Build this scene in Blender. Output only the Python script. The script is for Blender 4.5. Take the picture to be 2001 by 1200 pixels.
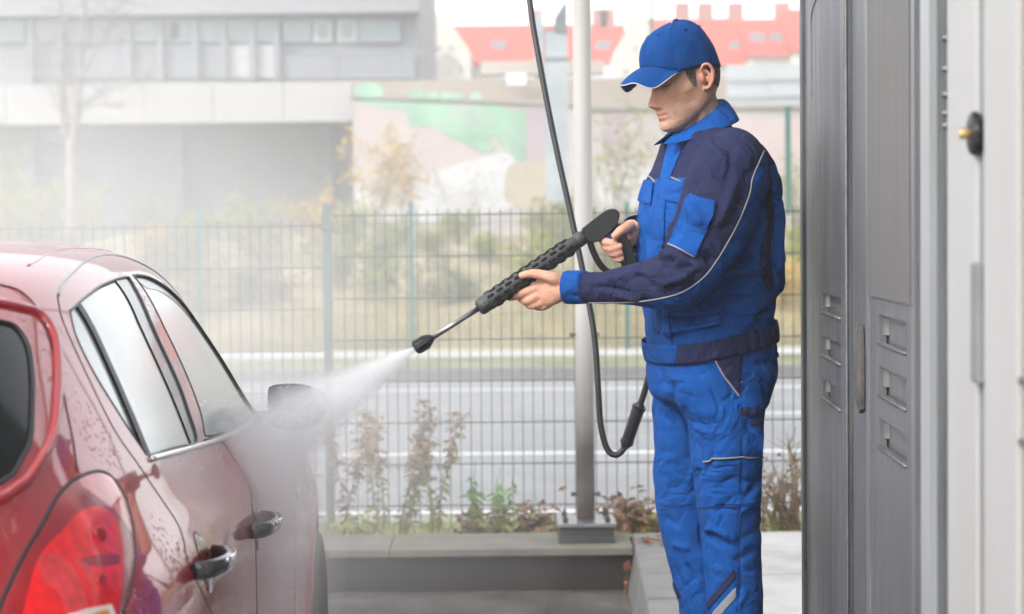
import bpy, bmesh, math, random
import numpy as np
from mathutils import Vector, Matrix
from mathutils.bvhtree import BVHTree

for o in list(bpy.data.objects):
    bpy.data.objects.remove(o)
scene = bpy.context.scene
COL = scene.collection
rng = random.Random(7)
nr = np.random.RandomState(7)
R = math.radians

# ------------------------------------------------------------------ camera
FPX = 3891.0                      # 70 mm on a 36 mm sensor, in photo pixels
PITCH = math.atan(150 / FPX)      # looking 2.2 degrees down
ROLL = 0.0097
EYE = np.array([0.0, 0.0, 1.30])
FWD = np.array([0, math.cos(PITCH), -math.sin(PITCH)])
U0 = np.array([0, math.sin(PITCH), math.cos(PITCH)])
R0 = np.array([1.0, 0, 0])
RIGHT = math.cos(ROLL) * R0 - math.sin(ROLL) * U0
UP = math.cos(ROLL) * U0 + math.sin(ROLL) * R0

cam_data = bpy.data.cameras.new('camera')
cam = bpy.data.objects.new('camera', cam_data)
COL.objects.link(cam)
cam.matrix_world = Matrix(((RIGHT[0], UP[0], -FWD[0], EYE[0]), (RIGHT[1], UP[1], -FWD[1], EYE[1]),
                           (RIGHT[2], UP[2], -FWD[2], EYE[2]), (0, 0, 0, 1)))
cam_data.sensor_width = 36
cam_data.lens = FPX / 2001 * 36
cam_data.clip_start = 0.05
cam_data.clip_end = 2000
cam_data.dof.use_dof = True
cam_data.dof.focus_distance = 4.75
cam_data.dof.aperture_fstop = 4.3
scene.camera = cam

# ------------------------------------------------------------------ sky, sun, exposure
SUN_EL, SUN_ROT = R(38), R(228)
world = bpy.data.worlds.new('World'); scene.world = world; world.use_nodes = True
nt = world.node_tree; nt.nodes.clear()
sky = nt.nodes.new('ShaderNodeTexSky'); sky.sky_type = 'NISHITA'; sky.sun_disc = False
sky.sun_elevation = SUN_EL; sky.sun_rotation = SUN_ROT
sky.air_density = 1.0; sky.dust_density = 0.6; sky.ozone_density = 1.0
hs = nt.nodes.new('ShaderNodeHueSaturation'); hs.inputs['Saturation'].default_value = 0.16   # cloud cover
bg = nt.nodes.new('ShaderNodeBackground'); bg.inputs['Strength'].default_value = 0.15
wo = nt.nodes.new('ShaderNodeOutputWorld')
nt.links.new(sky.outputs[0], hs.inputs['Color']); nt.links.new(hs.outputs[0], bg.inputs[0]); nt.links.new(bg.outputs[0], wo.inputs[0])
sun_data = bpy.data.lights.new('sun', 'SUN'); sun = bpy.data.objects.new('sun', sun_data); COL.objects.link(sun)
sun_data.energy = 1.3; sun_data.angle = R(25); sun_data.color = (1.0, 0.975, 0.94)
sun.location = (0, -10, 20)
_sd = Vector((math.sin(SUN_ROT) * math.cos(SUN_EL), math.cos(SUN_ROT) * math.cos(SUN_EL), math.sin(SUN_EL)))
sun.rotation_euler = _sd.to_track_quat('Z', 'Y').to_euler()
vs = scene.view_settings
vs.view_transform = 'Standard'; vs.look = 'None'; vs.gamma = 1; vs.use_curve_mapping = False
vs.exposure = 1.55
cy = scene.cycles
cy.use_denoising = True
cy.max_bounces = 8; cy.diffuse_bounces = 4; cy.glossy_bounces = 4; cy.transmission_bounces = 6
cy.volume_bounces = 5; cy.transparent_max_bounces = 16
cy.volume_step_rate = 3.0; cy.volume_max_steps = 48
cy.use_adaptive_sampling = True; cy.adaptive_threshold = 0.03
cy.caustics_reflective = False; cy.caustics_refractive = False
cy.sample_clamp_indirect = 6.0

# ------------------------------------------------------------------ helpers
def P(x, y, Y):
    """a photo pixel at the real distance Y (metres along the view) as a point of the place"""
    d = FWD + RIGHT * ((x - 1000.5) / FPX) + UP * ((600 - y) / FPX)
    return EYE + d * (Y / d[1])

def cross(a, b):
    return np.array([a[1]*b[2]-a[2]*b[1], a[2]*b[0]-a[0]*b[2], a[0]*b[1]-a[1]*b[0]])

def norm(v):
    v = np.asarray(v, float); n = math.sqrt(float(v @ v))
    return v / n if n > 1e-12 else v

def tag(o, label=None, cat=None, group=None, kind=None):
    if label: o['label'] = label
    if cat: o['category'] = cat
    if group: o['group'] = group
    if kind: o['kind'] = kind
    return o

def empty(name, loc, label, cat, group=None):
    o = bpy.data.objects.new(name, None); COL.objects.link(o)
    o.location = tuple(float(c) for c in loc); o.empty_display_size = 0.1
    WLOC[o.name] = Vector(o.location)
    return tag(o, label, cat, group)

WLOC = {}
def child(o, parent):
    o.parent = parent
    o.matrix_parent_inverse = Matrix.Translation(-WLOC.get(parent.name, Vector((0, 0, 0))))
    return o

def mesh(name, V, Fc):
    me = bpy.data.meshes.new(name)
    me.from_pydata(np.asarray(V, float).tolist(), [], Fc if isinstance(Fc, list) else list(Fc))
    me.update()
    return me

def obj(name, V, Fc, mat, parent=None, smooth=False, me=None):
    """world-space geometry as ONE mesh object"""
    if me is None:
        me = mesh(name, V, Fc)
    if mat is not None and len(me.materials) == 0:
        me.materials.append(mat)
    if smooth:
        me.polygons.foreach_set('use_smooth', [True] * len(me.polygons))
    o = bpy.data.objects.new(name, me); COL.objects.link(o)
    if parent is not None:
        child(o, parent)
    return o

def smooth_angle(o, deg=35):
    me = o.data
    me.polygons.foreach_set('use_smooth', [True] * len(me.polygons))
    bm = bmesh.new(); bm.from_mesh(me)
    for e in bm.edges:
        if len(e.link_faces) == 2 and e.calc_face_angle(0) > R(deg):
            e.smooth = False
    bm.to_mesh(me); bm.free()
    return o

class MB:
    """collects shapes; build() links them as one mesh"""
    def __init__(s): s.V = []; s.F = []
    def add(s, V, Fc):
        n = len(s.V); s.V += np.asarray(V, float).tolist() if not isinstance(V, list) or len(V) > 12 else [tuple(map(float, v)) for v in V]; s.F += [tuple([i + n for i in f]) for f in Fc]; return s
    def box(s, a, b):
        x0, y0, z0 = a; x1, y1, z1 = b
        return s.add([(x0,y0,z0),(x1,y0,z0),(x1,y1,z0),(x0,y1,z0),(x0,y0,z1),(x1,y0,z1),(x1,y1,z1),(x0,y1,z1)],
                     [(0,3,2,1),(4,5,6,7),(0,1,5,4),(1,2,6,5),(2,3,7,6),(3,0,4,7)])
    def tube(s, pts, r, n=10, cap=True):
        V, Fc = tube(pts, r, n, cap); return s.add(V, Fc)
    def build(s, name, mat, parent=None, smooth=False, bev=0, ang=None):
        o = obj(name, s.V, s.F, mat, parent, smooth)
        if ang: smooth_angle(o, ang)
        if bev:
            m = o.modifiers.new('bevel', 'BEVEL'); m.width = bev; m.segments = 2; m.limit_method = 'ANGLE'; m.angle_limit = R(35)
            m.harden_normals = False
        return o

def frames(pts):
    pts = np.asarray(pts, float); n = len(pts)
    T = np.zeros((n, 3)); T[1:-1] = pts[2:] - pts[:-2]; T[0] = pts[1] - pts[0]; T[-1] = pts[-1] - pts[-2]
    T = np.array([norm(t) for t in T])
    a = np.array([0, 0, 1.0]) if abs(T[0][2]) < 0.9 else np.array([1.0, 0, 0])
    N = norm(cross(a, T[0])); out = []
    for t in T:
        N = norm(N - t * np.dot(N, t)); out.append((t, N, cross(t, N)))
    return out

_FC = {}
def tube(pts, r, n=10, cap=True):
    pts = np.asarray(pts, float); m = len(pts)
    r = np.broadcast_to(np.asarray(r, float), (m,))
    fr = np.array(frames(pts)); th = 2*math.pi*np.arange(n)/n
    V = pts[:, None] + r[:, None, None]*(np.cos(th)[None, :, None]*fr[:, 1][:, None] + np.sin(th)[None, :, None]*fr[:, 2][:, None])
    key = (m, n, cap)
    if key not in _FC:
        Fc = [(i*n+k, i*n+(k+1) % n, (i+1)*n+(k+1) % n, (i+1)*n+k) for i in range(m-1) for k in range(n)]
        if cap: Fc += [tuple(reversed(range(n))), tuple(range((m-1)*n, m*n))]
        _FC[key] = Fc
    return V.reshape(-1, 3), list(_FC[key])

def spline(pts, m=8, closed=False):
    """Catmull-Rom through pts, m steps per span"""
    p = np.asarray(pts, float); n = len(p); out = []
    rngi = range(n) if closed else range(n - 1)
    for i in rngi:
        if closed: a, b, c, d = p[(i-1) % n], p[i], p[(i+1) % n], p[(i+2) % n]
        else: a, b, c, d = p[max(i-1, 0)], p[i], p[i+1], p[min(i+2, n-1)]
        for k in range(m):
            t = k / m
            out.append(0.5*((2*b)+(-a+c)*t+(2*a-5*b+4*c-d)*t*t+(-a+3*b-3*c+d)*t**3))
    if not closed: out.append(p[-1])
    return np.array(out)

def loft(rings, cap=True, closed=True):
    rings = [np.asarray(q, float) for q in rings]; n = len(rings[0])
    V = np.concatenate(rings); Fc = []
    for i in range(len(rings) - 1):
        for k in range(n if closed else n - 1):
            k2 = (k + 1) % n
            Fc.append((i*n+k, i*n+k2, (i+1)*n+k2, (i+1)*n+k))
    if cap:
        Fc.append(tuple(reversed(range(n)))); Fc.append(tuple(range((len(rings)-1)*n, len(rings)*n)))
    return V, Fc

def lathe(prof, n=24, M=None):
    """prof = [(r, z)...] about z"""
    V = [(r*math.cos(2*math.pi*k/n), r*math.sin(2*math.pi*k/n), z) for r, z in prof for k in range(n)]
    Fc = [(i*n+k, i*n+(k+1) % n, (i+1)*n+(k+1) % n, (i+1)*n+k) for i in range(len(prof)-1) for k in range(n)]
    Fc.append(tuple(reversed(range(n)))); Fc.append(tuple(range((len(prof)-1)*n, len(prof)*n)))
    if M is not None: V = [tuple(M @ Vector(v)) for v in V]
    return V, Fc

def align(z, loc=(0, 0, 0)):
    q = Vector(tuple(map(float, z))).to_track_quat('Z', 'Y')
    return Matrix.Translation(Vector(tuple(map(float, loc)))) @ q.to_matrix().to_4x4()

def split(V, Fc, f, only=None):
    """cut a mesh exactly along f=0; returns (f<0 part, f>=0 part); only=-1 or 1 skips the other"""
    V = np.asarray(V, float); f = np.asarray(f, float)
    m_ = max(len(q) for q in Fc); A = np.array([q+(q[-1],)*(m_-len(q)) if len(q) < m_ else q for q in Fc], np.int64) if m_ <= 8 else None
    def part(sign):
        g = f * sign
        if A is not None:
            pos = (g >= 0)[A]; allin = pos.all(1); cutf = pos.any(1) & ~allin
            inn = [Fc[i] for i in np.nonzero(allin)[0]]; st = [Fc[i] for i in np.nonzero(cutf)[0]]
        else:
            inn = []; st = Fc
        used = np.zeros(len(V), bool)
        if A is not None and allin.any(): used[A[allin].ravel()] = True
        ids = np.nonzero(used)[0]; mp_ = np.full(len(V), -1); mp_[ids] = np.arange(len(ids))
        NV = list(V[ids]); ml = mp_.tolist(); NF = [tuple(ml[i] for i in q) for q in inn]; idx = {}
        def vid(key, pos_):
            if isinstance(key, int) and ml[key] >= 0: return ml[key]
            if key not in idx: idx[key] = len(NV); NV.append(pos_)
            return idx[key]
        for fc in st:
            q = []; m = len(fc)
            for i in range(m):
                a, b = fc[i], fc[(i+1) % m]
                if g[a] >= 0: q.append(vid(int(a), V[a]))
                if (g[a] >= 0) != (g[b] >= 0):
                    t = g[a] / (g[a] - g[b]); q.append(vid((min(a, b), max(a, b), -1), V[a] + (V[b]-V[a])*t))
            if len(set(q)) >= 3: NF.append(tuple(dict.fromkeys(q)))
        return NV, NF
    return (part(-1) if only != 1 else None), (part(1) if only != -1 else None)

def inpoly_sd(pt, poly):
    """signed distance of 2D points (n,2) to a closed polygon, negative inside"""
    pt = np.asarray(pt, float); poly = np.asarray(poly, float)
    d = np.full(len(pt), 1e9); ins = np.zeros(len(pt), bool)
    for i in range(len(poly)):
        a, b = poly[i], poly[(i+1) % len(poly)]
        e = b - a; w = pt - a
        t = np.clip((w @ e) / max(e @ e, 1e-12), 0, 1)
        d = np.minimum(d, np.linalg.norm(w - t[:, None]*e, axis=1))
        c = (a[1] <= pt[:, 1]) != (b[1] <= pt[:, 1])
        with np.errstate(divide='ignore', invalid='ignore'):
            xx = a[0] + (pt[:, 1]-a[1]) / (b[1]-a[1] if b[1] != a[1] else 1e-9) * e[0]
        ins ^= c & (pt[:, 0] < xx)
    return np.where(ins, -d, d)

def remeshed(V, Fc, voxel, it=4, fac=0.5):
    """voxel union of closed shells, then smoothed; returns V (np), faces"""
    me = mesh('tmp', V, Fc); o = bpy.data.objects.new('tmp', me); COL.objects.link(o)
    m = o.modifiers.new('r', 'REMESH'); m.mode = 'VOXEL'; m.voxel_size = voxel; m.adaptivity = 0
    if it:
        s = o.modifiers.new('s', 'SMOOTH'); s.iterations = it; s.factor = fac
    dg = bpy.context.evaluated_depsgraph_get(); ev = o.evaluated_get(dg); em = ev.to_mesh()
    n = len(em.vertices); co = np.empty(n*3); em.vertices.foreach_get('co', co)
    F2 = [tuple(p.vertices) for p in em.polygons]
    ev.to_mesh_clear(); bpy.data.objects.remove(o); bpy.data.meshes.remove(me)
    return co.reshape(-1, 3), F2

def vnormals(V, Fc):
    me = mesh('tmpn', V, Fc); n = len(me.vertices); a = np.empty(n*3)
    me.vertices.foreach_get('normal', a); bpy.data.meshes.remove(me)
    return a.reshape(-1, 3)

def vnoise(p, seed=0):
    """cheap smooth value noise on (n,3)"""
    p = np.asarray(p, float); i = np.floor(p).astype(np.int64); f = p - i; f = f*f*(3-2*f); out = 0
    for dx in (0, 1):
        for dy in (0, 1):
            for dz in (0, 1):
                h = (i[:, 0]+dx)*374761393 + (i[:, 1]+dy)*668265263 + (i[:, 2]+dz)*2147483647 + seed*974711
                h = (h ^ (h >> 13)) * 1274126177; h = h ^ (h >> 16)
                v = (h & 0xffff) / 65535.0
                out = out + v * np.where(dx, f[:, 0], 1-f[:, 0]) * np.where(dy, f[:, 1], 1-f[:, 1]) * np.where(dz, f[:, 2], 1-f[:, 2])
    return out*2-1

# ------------------------------------------------------------------ materials
MATS = {}
def mat(name, col, rough=0.6, metal=0.0, var=0.15, scale=8.0, bump=0.0, bscale=40.0, spec=0.5, coat=0.0, coat_r=0.03,
        trans=0.0, alpha=1.0, stretch=None, col2=None, dirt=None, dscale=2.0, damt=0.0, sheen=0.0, rvar=0.0, ior=1.45, emit=None):
    """Principled material with procedural mottling, optional dirt colour, fine bump"""
    if name in MATS: return MATS[name]
    m = bpy.data.materials.new(name); m.use_nodes = True; t = m.node_tree; N = t.nodes; L = t.links
    b = N['Principled BSDF']
    b.inputs['Roughness'].default_value = rough; b.inputs['Metallic'].default_value = metal
    b.inputs['Specular IOR Level'].default_value = spec; b.inputs['IOR'].default_value = ior
    b.inputs['Coat Weight'].default_value = coat; b.inputs['Coat Roughness'].default_value = coat_r
    b.inputs['Transmission Weight'].default_value = trans; b.inputs['Alpha'].default_value = alpha
    b.inputs['Sheen Weight'].default_value = sheen
    tc = N.new('ShaderNodeTexCoord'); mp = N.new('ShaderNodeMapping')
    L.new(tc.outputs['Object'], mp.inputs[0])
    if stretch: mp.inputs['Scale'].default_value = stretch
    nz = N.new('ShaderNodeTexNoise'); nz.inputs['Scale'].default_value = scale; nz.inputs['Detail'].default_value = 6
    L.new(mp.outputs[0], nz.inputs['Vector'])
    ramp = N.new('ShaderNodeMix'); ramp.data_type = 'RGBA'
    mr = N.new('ShaderNodeMapRange'); mr.inputs[1].default_value = 0.3; mr.inputs[2].default_value = 0.7
    L.new(nz.outputs['Fac'], mr.inputs[0]); L.new(mr.outputs[0], ramp.inputs[0])
    c = np.array(col[:3])
    lo = col2 if col2 is not None else tuple(c*(1-var))
    hi = tuple(c) if col2 is not None else tuple(np.minimum(c*(1+var), 1))
    ramp.inputs[6].default_value = (*lo, 1); ramp.inputs[7].default_value = (*hi, 1)
    out = ramp.outputs[2]
    if dirt is not None:
        n2 = N.new('ShaderNodeTexNoise'); n2.inputs['Scale'].default_value = dscale; n2.inputs['Detail'].default_value = 8; n2.inputs['Roughness'].default_value = 0.65
        L.new(mp.outputs[0], n2.inputs['Vector'])
        m2 = N.new('ShaderNodeMapRange'); m2.inputs[1].default_value = 0.45; m2.inputs[2].default_value = 0.7; m2.inputs[4].default_value = damt
        L.new(n2.outputs['Fac'], m2.inputs[0])
        x = N.new('ShaderNodeMix'); x.data_type = 'RGBA'; L.new(m2.outputs[0], x.inputs[0]); L.new(out, x.inputs[6]); x.inputs[7].default_value = (*dirt, 1)
        out = x.outputs[2]
    L.new(out, b.inputs['Base Color'])
    if rvar:
        r2 = N.new('ShaderNodeMapRange'); r2.inputs[3].default_value = max(rough-rvar, 0.02); r2.inputs[4].default_value = min(rough+rvar, 1)
        n3 = N.new('ShaderNodeTexNoise'); n3.inputs['Scale'].default_value = scale*0.6; n3.inputs['Detail'].default_value = 4
        L.new(mp.outputs[0], n3.inputs['Vector']); L.new(n3.outputs['Fac'], r2.inputs[0]); L.new(r2.outputs[0], b.inputs['Roughness'])
    if bump:
        n4 = N.new('ShaderNodeTexNoise'); n4.inputs['Scale'].default_value = bscale; n4.inputs['Detail'].default_value = 5
        L.new(mp.outputs[0], n4.inputs['Vector'])
        bp = N.new('ShaderNodeBump'); bp.inputs['Strength'].default_value = min(bump, 1); bp.inputs['Distance'].default_value = 0.01
        L.new(n4.outputs['Fac'], bp.inputs['Height']); L.new(bp.outputs[0], b.inputs['Normal'])
    if emit:
        b.inputs['Emission Color'].default_value = (*emit[0], 1); b.inputs['Emission Strength'].default_value = emit[1]
    MATS[name] = m
    return m
# ================================================================== SETTING
ZB = -0.18          # wash-bay floor; the raised pavement is z = 0
ZR = -0.40          # road
def struct(name, o): return tag(o, kind='structure')
def edge_x(Y): return 0.459 + (Y - 6.74) * 0.028      # bay side of the raised pavement

m_ground = mat('dry_verge', (0.16, 0.15, 0.09), 0.95, var=0.35, scale=3, bump=0.6, bscale=30)
m_asph = mat('weathered_asphalt', (0.25, 0.25, 0.255), 0.85, var=0.12, scale=2.0, bump=0.3, bscale=120, dirt=(0.19, 0.19, 0.19), dscale=0.6, damt=0.5)
m_line = mat('road_paint', (0.75, 0.75, 0.74), 0.7, var=0.08, scale=6, dirt=(0.4, 0.4, 0.4), dscale=3, damt=0.35)
m_conc = mat('concrete', (0.34, 0.33, 0.31), 0.85, var=0.14, scale=5, bump=0.35, bscale=90, dirt=(0.16, 0.15, 0.13), dscale=2.5, damt=0.55)
m_wet = mat('wet_bay_concrete', (0.15, 0.14, 0.13), 0.09, var=0.4, scale=3.5, bump=0.10, bscale=30, rvar=0.08, dirt=(0.07, 0.06, 0.055), dscale=4, damt=0.85, spec=1.0)
m_ledge = mat('shaded_damp_ledge', (0.032, 0.026, 0.022), 0.5, var=0.2, scale=3, bump=0.3, bscale=70, dirt=(0.02, 0.016, 0.014), dscale=1.6, damt=0.7, rvar=0.2)  # damp concrete, with the shade of an unbuilt canopy darkened into its colour
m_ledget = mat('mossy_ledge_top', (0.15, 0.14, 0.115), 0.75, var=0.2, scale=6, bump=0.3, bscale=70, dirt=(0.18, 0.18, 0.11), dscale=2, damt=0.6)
m_kerb = mat('kerb_stone', (0.165, 0.16, 0.155), 0.55, var=0.18, scale=9, bump=0.4, bscale=140, dirt=(0.13, 0.125, 0.12), dscale=3, damt=0.6, rvar=0.2)
m_slab = mat('paving_slab', (0.42, 0.41, 0.40), 0.55, var=0.1, scale=5, bump=0.3, bscale=110, dirt=(0.23, 0.22, 0.21), dscale=2.6, damt=0.75, rvar=0.15)
m_grass = mat('verge_grass', (0.16, 0.18, 0.08), 0.95, var=0.3, scale=5, bump=0.6, bscale=40, dirt=(0.30, 0.28, 0.18), dscale=1.5, damt=0.8)
m_path = mat('pale_footpath', (0.45, 0.44, 0.42), 0.9, var=0.08, scale=2)
m_bank = mat('bank_soil', (0.34, 0.28, 0.16), 0.95, var=0.3, scale=1.2, bump=0.8, bscale=14, dirt=(0.14, 0.14, 0.06), dscale=0.5, damt=0.8)

def sheet(name, x0, x1, y0, y1, z, m):
    return struct(name, obj(name, [(x0,y0,z),(x1,y0,z),(x1,y1,z),(x0,y1,z)], [(0,1,2,3)], m))
sheet('ground', -600, 600, -200, 900, -0.47, m_ground)
sheet('bay_floor', -7.5, 0.75, -6, 8.15, ZB, m_wet)
sheet('forecourt', -30, 30, -40, -6, ZB, m_asph)
# verge falling from the ledge to the road
V = []; Fc = []
for j, (y, z) in enumerate([(8.48, -0.03), (9.2, -0.10), (10.2, -0.2), (10.9, -0.30)]):
    for i in range(60):
        x = -12 + 24*i/59
        V.append((x, y, z + 0.025*math.sin(x*3.1+j)*math.sin(x*1.3+j*2)))
Fc = [(j*60+i, j*60+i+1, (j+1)*60+i+1, (j+1)*60+i) for j in range(3) for i in range(59)]
struct('verge', obj('verge', V, Fc, m_grass, smooth=True))
sheet('road', -150, 150, 11.1, 22.6, ZR, m_asph)
for nm, y0, w, dash in (('road_edge_line', 11.96, .12, 0), ('road_lane_line', 15.1, .13, 0), ('road_edge_line', 21.2, .14, 0)):
    sheet(nm, -60, 60, y0-w/2, y0+w/2, ZR+0.004, m_line)
for k in range(-5, 6):
    x0 = 1.05 + k*6.0
    sheet('road_dash_line', x0, x0+3.0, 18.14, 18.26, ZR+0.004, m_line)
# near and far kerbs, grass strip, footpath, bank
MB().box((-150, 10.9, -0.46), (150, 11.1, -0.30)).build('near_kerb', m_conc); tag(bpy.data.objects['near_kerb'], kind='structure')
MB().box((-150, 22.6, -0.46), (150, 22.78, -0.27)).build('far_kerb', m_kerb); tag(bpy.data.objects['far_kerb'], kind='structure')
sheet('grass_strip', -150, 150, 22.78, 24.7, -0.275, m_grass)
sheet('footpath', -150, 150, 24.7, 26.1, -0.268, m_path)
V = []; nx = 90; prof = [(26.1, -.27), (26.8, -.1), (28.5, .25), (31, .6), (34, .9), (38, 1.1), (41, 1.2)]
for j, (y, z) in enumerate(prof):
    for i in range(nx):
        x = -45 + 90*i/(nx-1)
        V.append((x, y, z + (0.12*math.sin(x*1.7+j*1.3)+0.08*math.sin(x*4.1+j*2.2) if j else 0)))
Fc = [(j*nx+i, j*nx+i+1, (j+1)*nx+i+1, (j+1)*nx+i) for j in range(len(prof)-1) for i in range(nx-1)]
struct('bank', obj('bank', V, Fc, m_bank, smooth=True))

# low ledge that closes the bay at the back
lg = empty('concrete_ledge', (-3, 8.3, ZB), 'low damp concrete ledge closing the wash bay in front of the fence', 'ledge')
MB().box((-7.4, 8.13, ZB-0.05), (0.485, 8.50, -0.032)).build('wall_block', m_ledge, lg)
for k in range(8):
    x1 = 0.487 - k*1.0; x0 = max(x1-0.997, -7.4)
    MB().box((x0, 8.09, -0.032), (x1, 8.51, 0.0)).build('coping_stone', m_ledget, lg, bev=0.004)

# raised pavement with kerb stones and slabs
pav = obj('pavement', [(edge_x(0)+.02, 0, -.03), (6, 0, -.03), (6, 8.5, -.03), (edge_x(8.5)+.02, 8.5, -.03)], [(0,1,2,3)], m_conc); tag(pav, kind='structure')
yk = 8.50; k = 0
ks = [8.19-.0, 7.48, 6.98, 6.45, 5.93, 5.41, 4.89, 4.37, 3.85, 3.33, 2.81, 2.29, 1.77, 1.25, .73]
for a, b in zip([8.5]+ks[:-1], ks):
    mb = MB(); z0, z1 = ZB-0.03, 0.0
    e0, e1 = edge_x(b+.004), edge_x(a-.004)
    dz = rng.uniform(-.004, .003); g = rng.uniform(-.003, .003)
    lean = 0.035
    pts = [(e0-lean+g, b+.004, z0), (e0+.30, b+.004, z0), (e1+.30, a-.004, z0), (e1-lean+g, a-.004, z0),
           (e0+g, b+.004, z1+dz), (e0+.30, b+.004, z1+dz), (e1+.30, a-.004, z1+dz), (e1+g, a-.004, z1+dz)]
    mb.add(pts, [(0,3,2,1),(4,5,6,7),(0,1,5,4),(1,2,6,5),(2,3,7,6),(3,0,4,7)])
    mb.build('kerb_stone', m_kerb, pav, bev=0.012)
for j in range(8):
    for i in range(4):
        x0 = edge_x(4)+.325 + i*1.0; y0 = 8.48 - (j+1)*1.03
        dz = rng.uniform(-.004, .003)
        MB().box((x0+.004, y0+.004, -.05), (x0+.996, y0+1.026, dz)).build('paving_slab', m_slab, pav, bev=0.006)

# beam the post carries (above the picture)
m_can = mat('canopy_sheet', (0.62, 0.63, 0.64), 0.5, var=0.05, scale=2)
can = MB().box((-7.6, 8.24, 3.55), (3.2, 8.44, 3.75)).build('roof_beam', m_can); tag(can, kind='structure')

# ------------------------------------------------------------------ steel post on plinth
m_galv = mat('painted_post_steel', (0.40, 0.385, 0.36), 0.42, var=0.06, scale=4, stretch=(1, 1, .25), rvar=0.1)
t = m_galv.node_tree; N = t.nodes; L = t.links        # rusty-brown wash-down stain creeping up from the foot of the post
b = N['Principled BSDF']; src = b.inputs['Base Color'].links[0].from_socket
tc = N.new('ShaderNodeTexCoord'); sp = N.new('ShaderNodeSeparateXYZ'); L.new(tc.outputs['Object'], sp.inputs[0])
mr = N.new('ShaderNodeMapRange'); mr.inputs[1].default_value = 0.95; mr.inputs[2].default_value = 0.35; L.new(sp.outputs[2], mr.inputs[0])
nz = N.new('ShaderNodeTexNoise'); nz.inputs['Scale'].default_value = 7; L.new(tc.outputs['Object'], nz.inputs['Vector'])
mu = N.new('ShaderNodeMath'); mu.operation = 'MULTIPLY_ADD'; L.new(nz.outputs['Fac'], mu.inputs[0]); mu.inputs[1].default_value = 0.5; mu.inputs[2].default_value = 0.75
m3 = N.new('ShaderNodeMath'); m3.operation = 'MULTIPLY'; m3.use_clamp = True; L.new(mr.outputs[0], m3.inputs[0]); L.new(mu.outputs[0], m3.inputs[1])
mx = N.new('ShaderNodeMix'); mx.data_type = 'RGBA'; L.new(m3.outputs[0], mx.inputs[0]); L.new(src, mx.inputs[6]); mx.inputs[7].default_value = (0.040, 0.030, 0.022, 1)
L.new(mx.outputs[2], b.inputs['Base Color'])
m_plinth = mat('plinth_concrete', (0.03, 0.03, 0.03), 0.6, var=0.15, scale=8, bump=0.3)
m_plate = mat('base_plate_steel', (0.25, 0.25, 0.25), 0.35, metal=0.7, var=0.2, scale=9, rvar=0.15)
m_bolt = mat('dark_bolt', (0.06, 0.06, 0.06), 0.45, metal=0.6)
px, py_ = 0.302, 8.34
po = empty('steel_post', (px, py_, 0), 'round pale steel post, brown stained at its foot, bolted to a plinth on the ledge', 'post')
V, Fc = lathe([(.0385, .085), (.0385, 3.55)], 32, Matrix.Translation((px, py_, 0)))
obj('pipe', V, Fc, m_galv, po, smooth=True); smooth_angle(po.children[0], 40)
mb = MB(); a, c = .118, .150
ring = lambda h, z: [(px-h, py_-h-.01, z), (px+h, py_-h-.01, z), (px+h, py_+h+.01, z), (px-h, py_+h+.01, z)]
V, Fc = loft([ring(.118, 0.0), ring(.112, .03), ring(.112, .055), ring(.118, .066)]); mb.add(V, Fc); mb.build('plinth', m_plinth, po, bev=.004)
MB().box((px-.122, py_-.135, .066), (px+.122, py_+.135, .082)).build('base_plate', m_plate, po, bev=.003)
for sx in (-1, 1):
    for sy in (-1, 1):
        V, Fc = lathe([(.011, .082), (.011, .10), (.006, .10), (.006, .112)], 6, Matrix.Translation((px+sx*.088, py_+sy*.095, 0)))
        obj('bolt', V, Fc, m_bolt, po)
for z in (.86, .19):
    MB().tube([(px-.058, py_-.01, z), (px+.058, py_-.01, z)], [.006, .006], 8).tube([(px-.062, py_-.01, z), (px-.045, py_-.01, z)], .010, 6).tube([(px+.045, py_-.01, z), (px+.062, py_-.01, z)], .010, 6).build('clamp_bolt', m_bolt, po)

# ------------------------------------------------------------------ mesh fence behind the ledge
YF = 9.58
m_wire = mat('green_coated_wire', (0.035, 0.055, 0.05), 0.45, var=0.15)
m_fpost = mat('grey_green_fence_post', (0.11, 0.145, 0.145), 0.45, var=0.1)
def fence_panel(x0, x1, ztop, zbot, label):
    f = empty('mesh_fence', ((x0+x1)/2, YF, zbot), label, 'fence', 'wire mesh fence panels behind the ledge')
    V, Fc = tube([(0, 0, zbot), (0, 0, ztop+.025)], .0026, 6); wv = mesh('vertical_wire', V, Fc); wv.materials.append(m_wire)
    n = int((x1-x0)/.05)
    for k in range(1, n+1):
        x = x0 + k*.0502
        if x > x1-.01: break
        o = bpy.data.objects.new('vertical_wire', wv); COL.objects.link(o); o.location = (x, YF + rng.uniform(-.001, .001), 0); child(o, f)
    z = ztop
    while z > zbot:
        MB().tube([(x0, YF-.0055, z), (x1, YF-.0055, z)], .0036, 6).build('horizontal_wire', m_wire, f)
        z -= .2005
    return f
def fpost(X, ztop, zbot, r, label, clamp=None):
    f = empty('fence_post', (X, YF, zbot), label, 'fence post')
    MB().box((X-r, YF-r, zbot), (X+r, YF+r, ztop)).build('post_tube', m_fpost, f, bev=.004)
    if clamp:
        for z in clamp:
            MB().box((X-r-.011, YF-r-.008, z-.018), (X+r+.011, YF+r+.008, z+.018)).build('clamp', m_fpost, f, bev=.003)
    return f
ztA = P(1000, 418, YF)[2]; ztB = P(500, 443, YF)[2]; xp = P(641, 600, YF)[0]
fence_panel(xp+.03, xp+2.53, ztA, -.14, 'dark wire mesh fence panel behind the spray lance and the steel post')
fence_panel(xp+2.57, xp+5.07, ztA, -.14, 'wire mesh fence panel at the right between the worker and the steel cabinet')
fence_panel(xp-2.53, xp-.03, ztB, -.14, 'mist veiled wire mesh fence panel left of the grey fence post, set lower')
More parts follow.
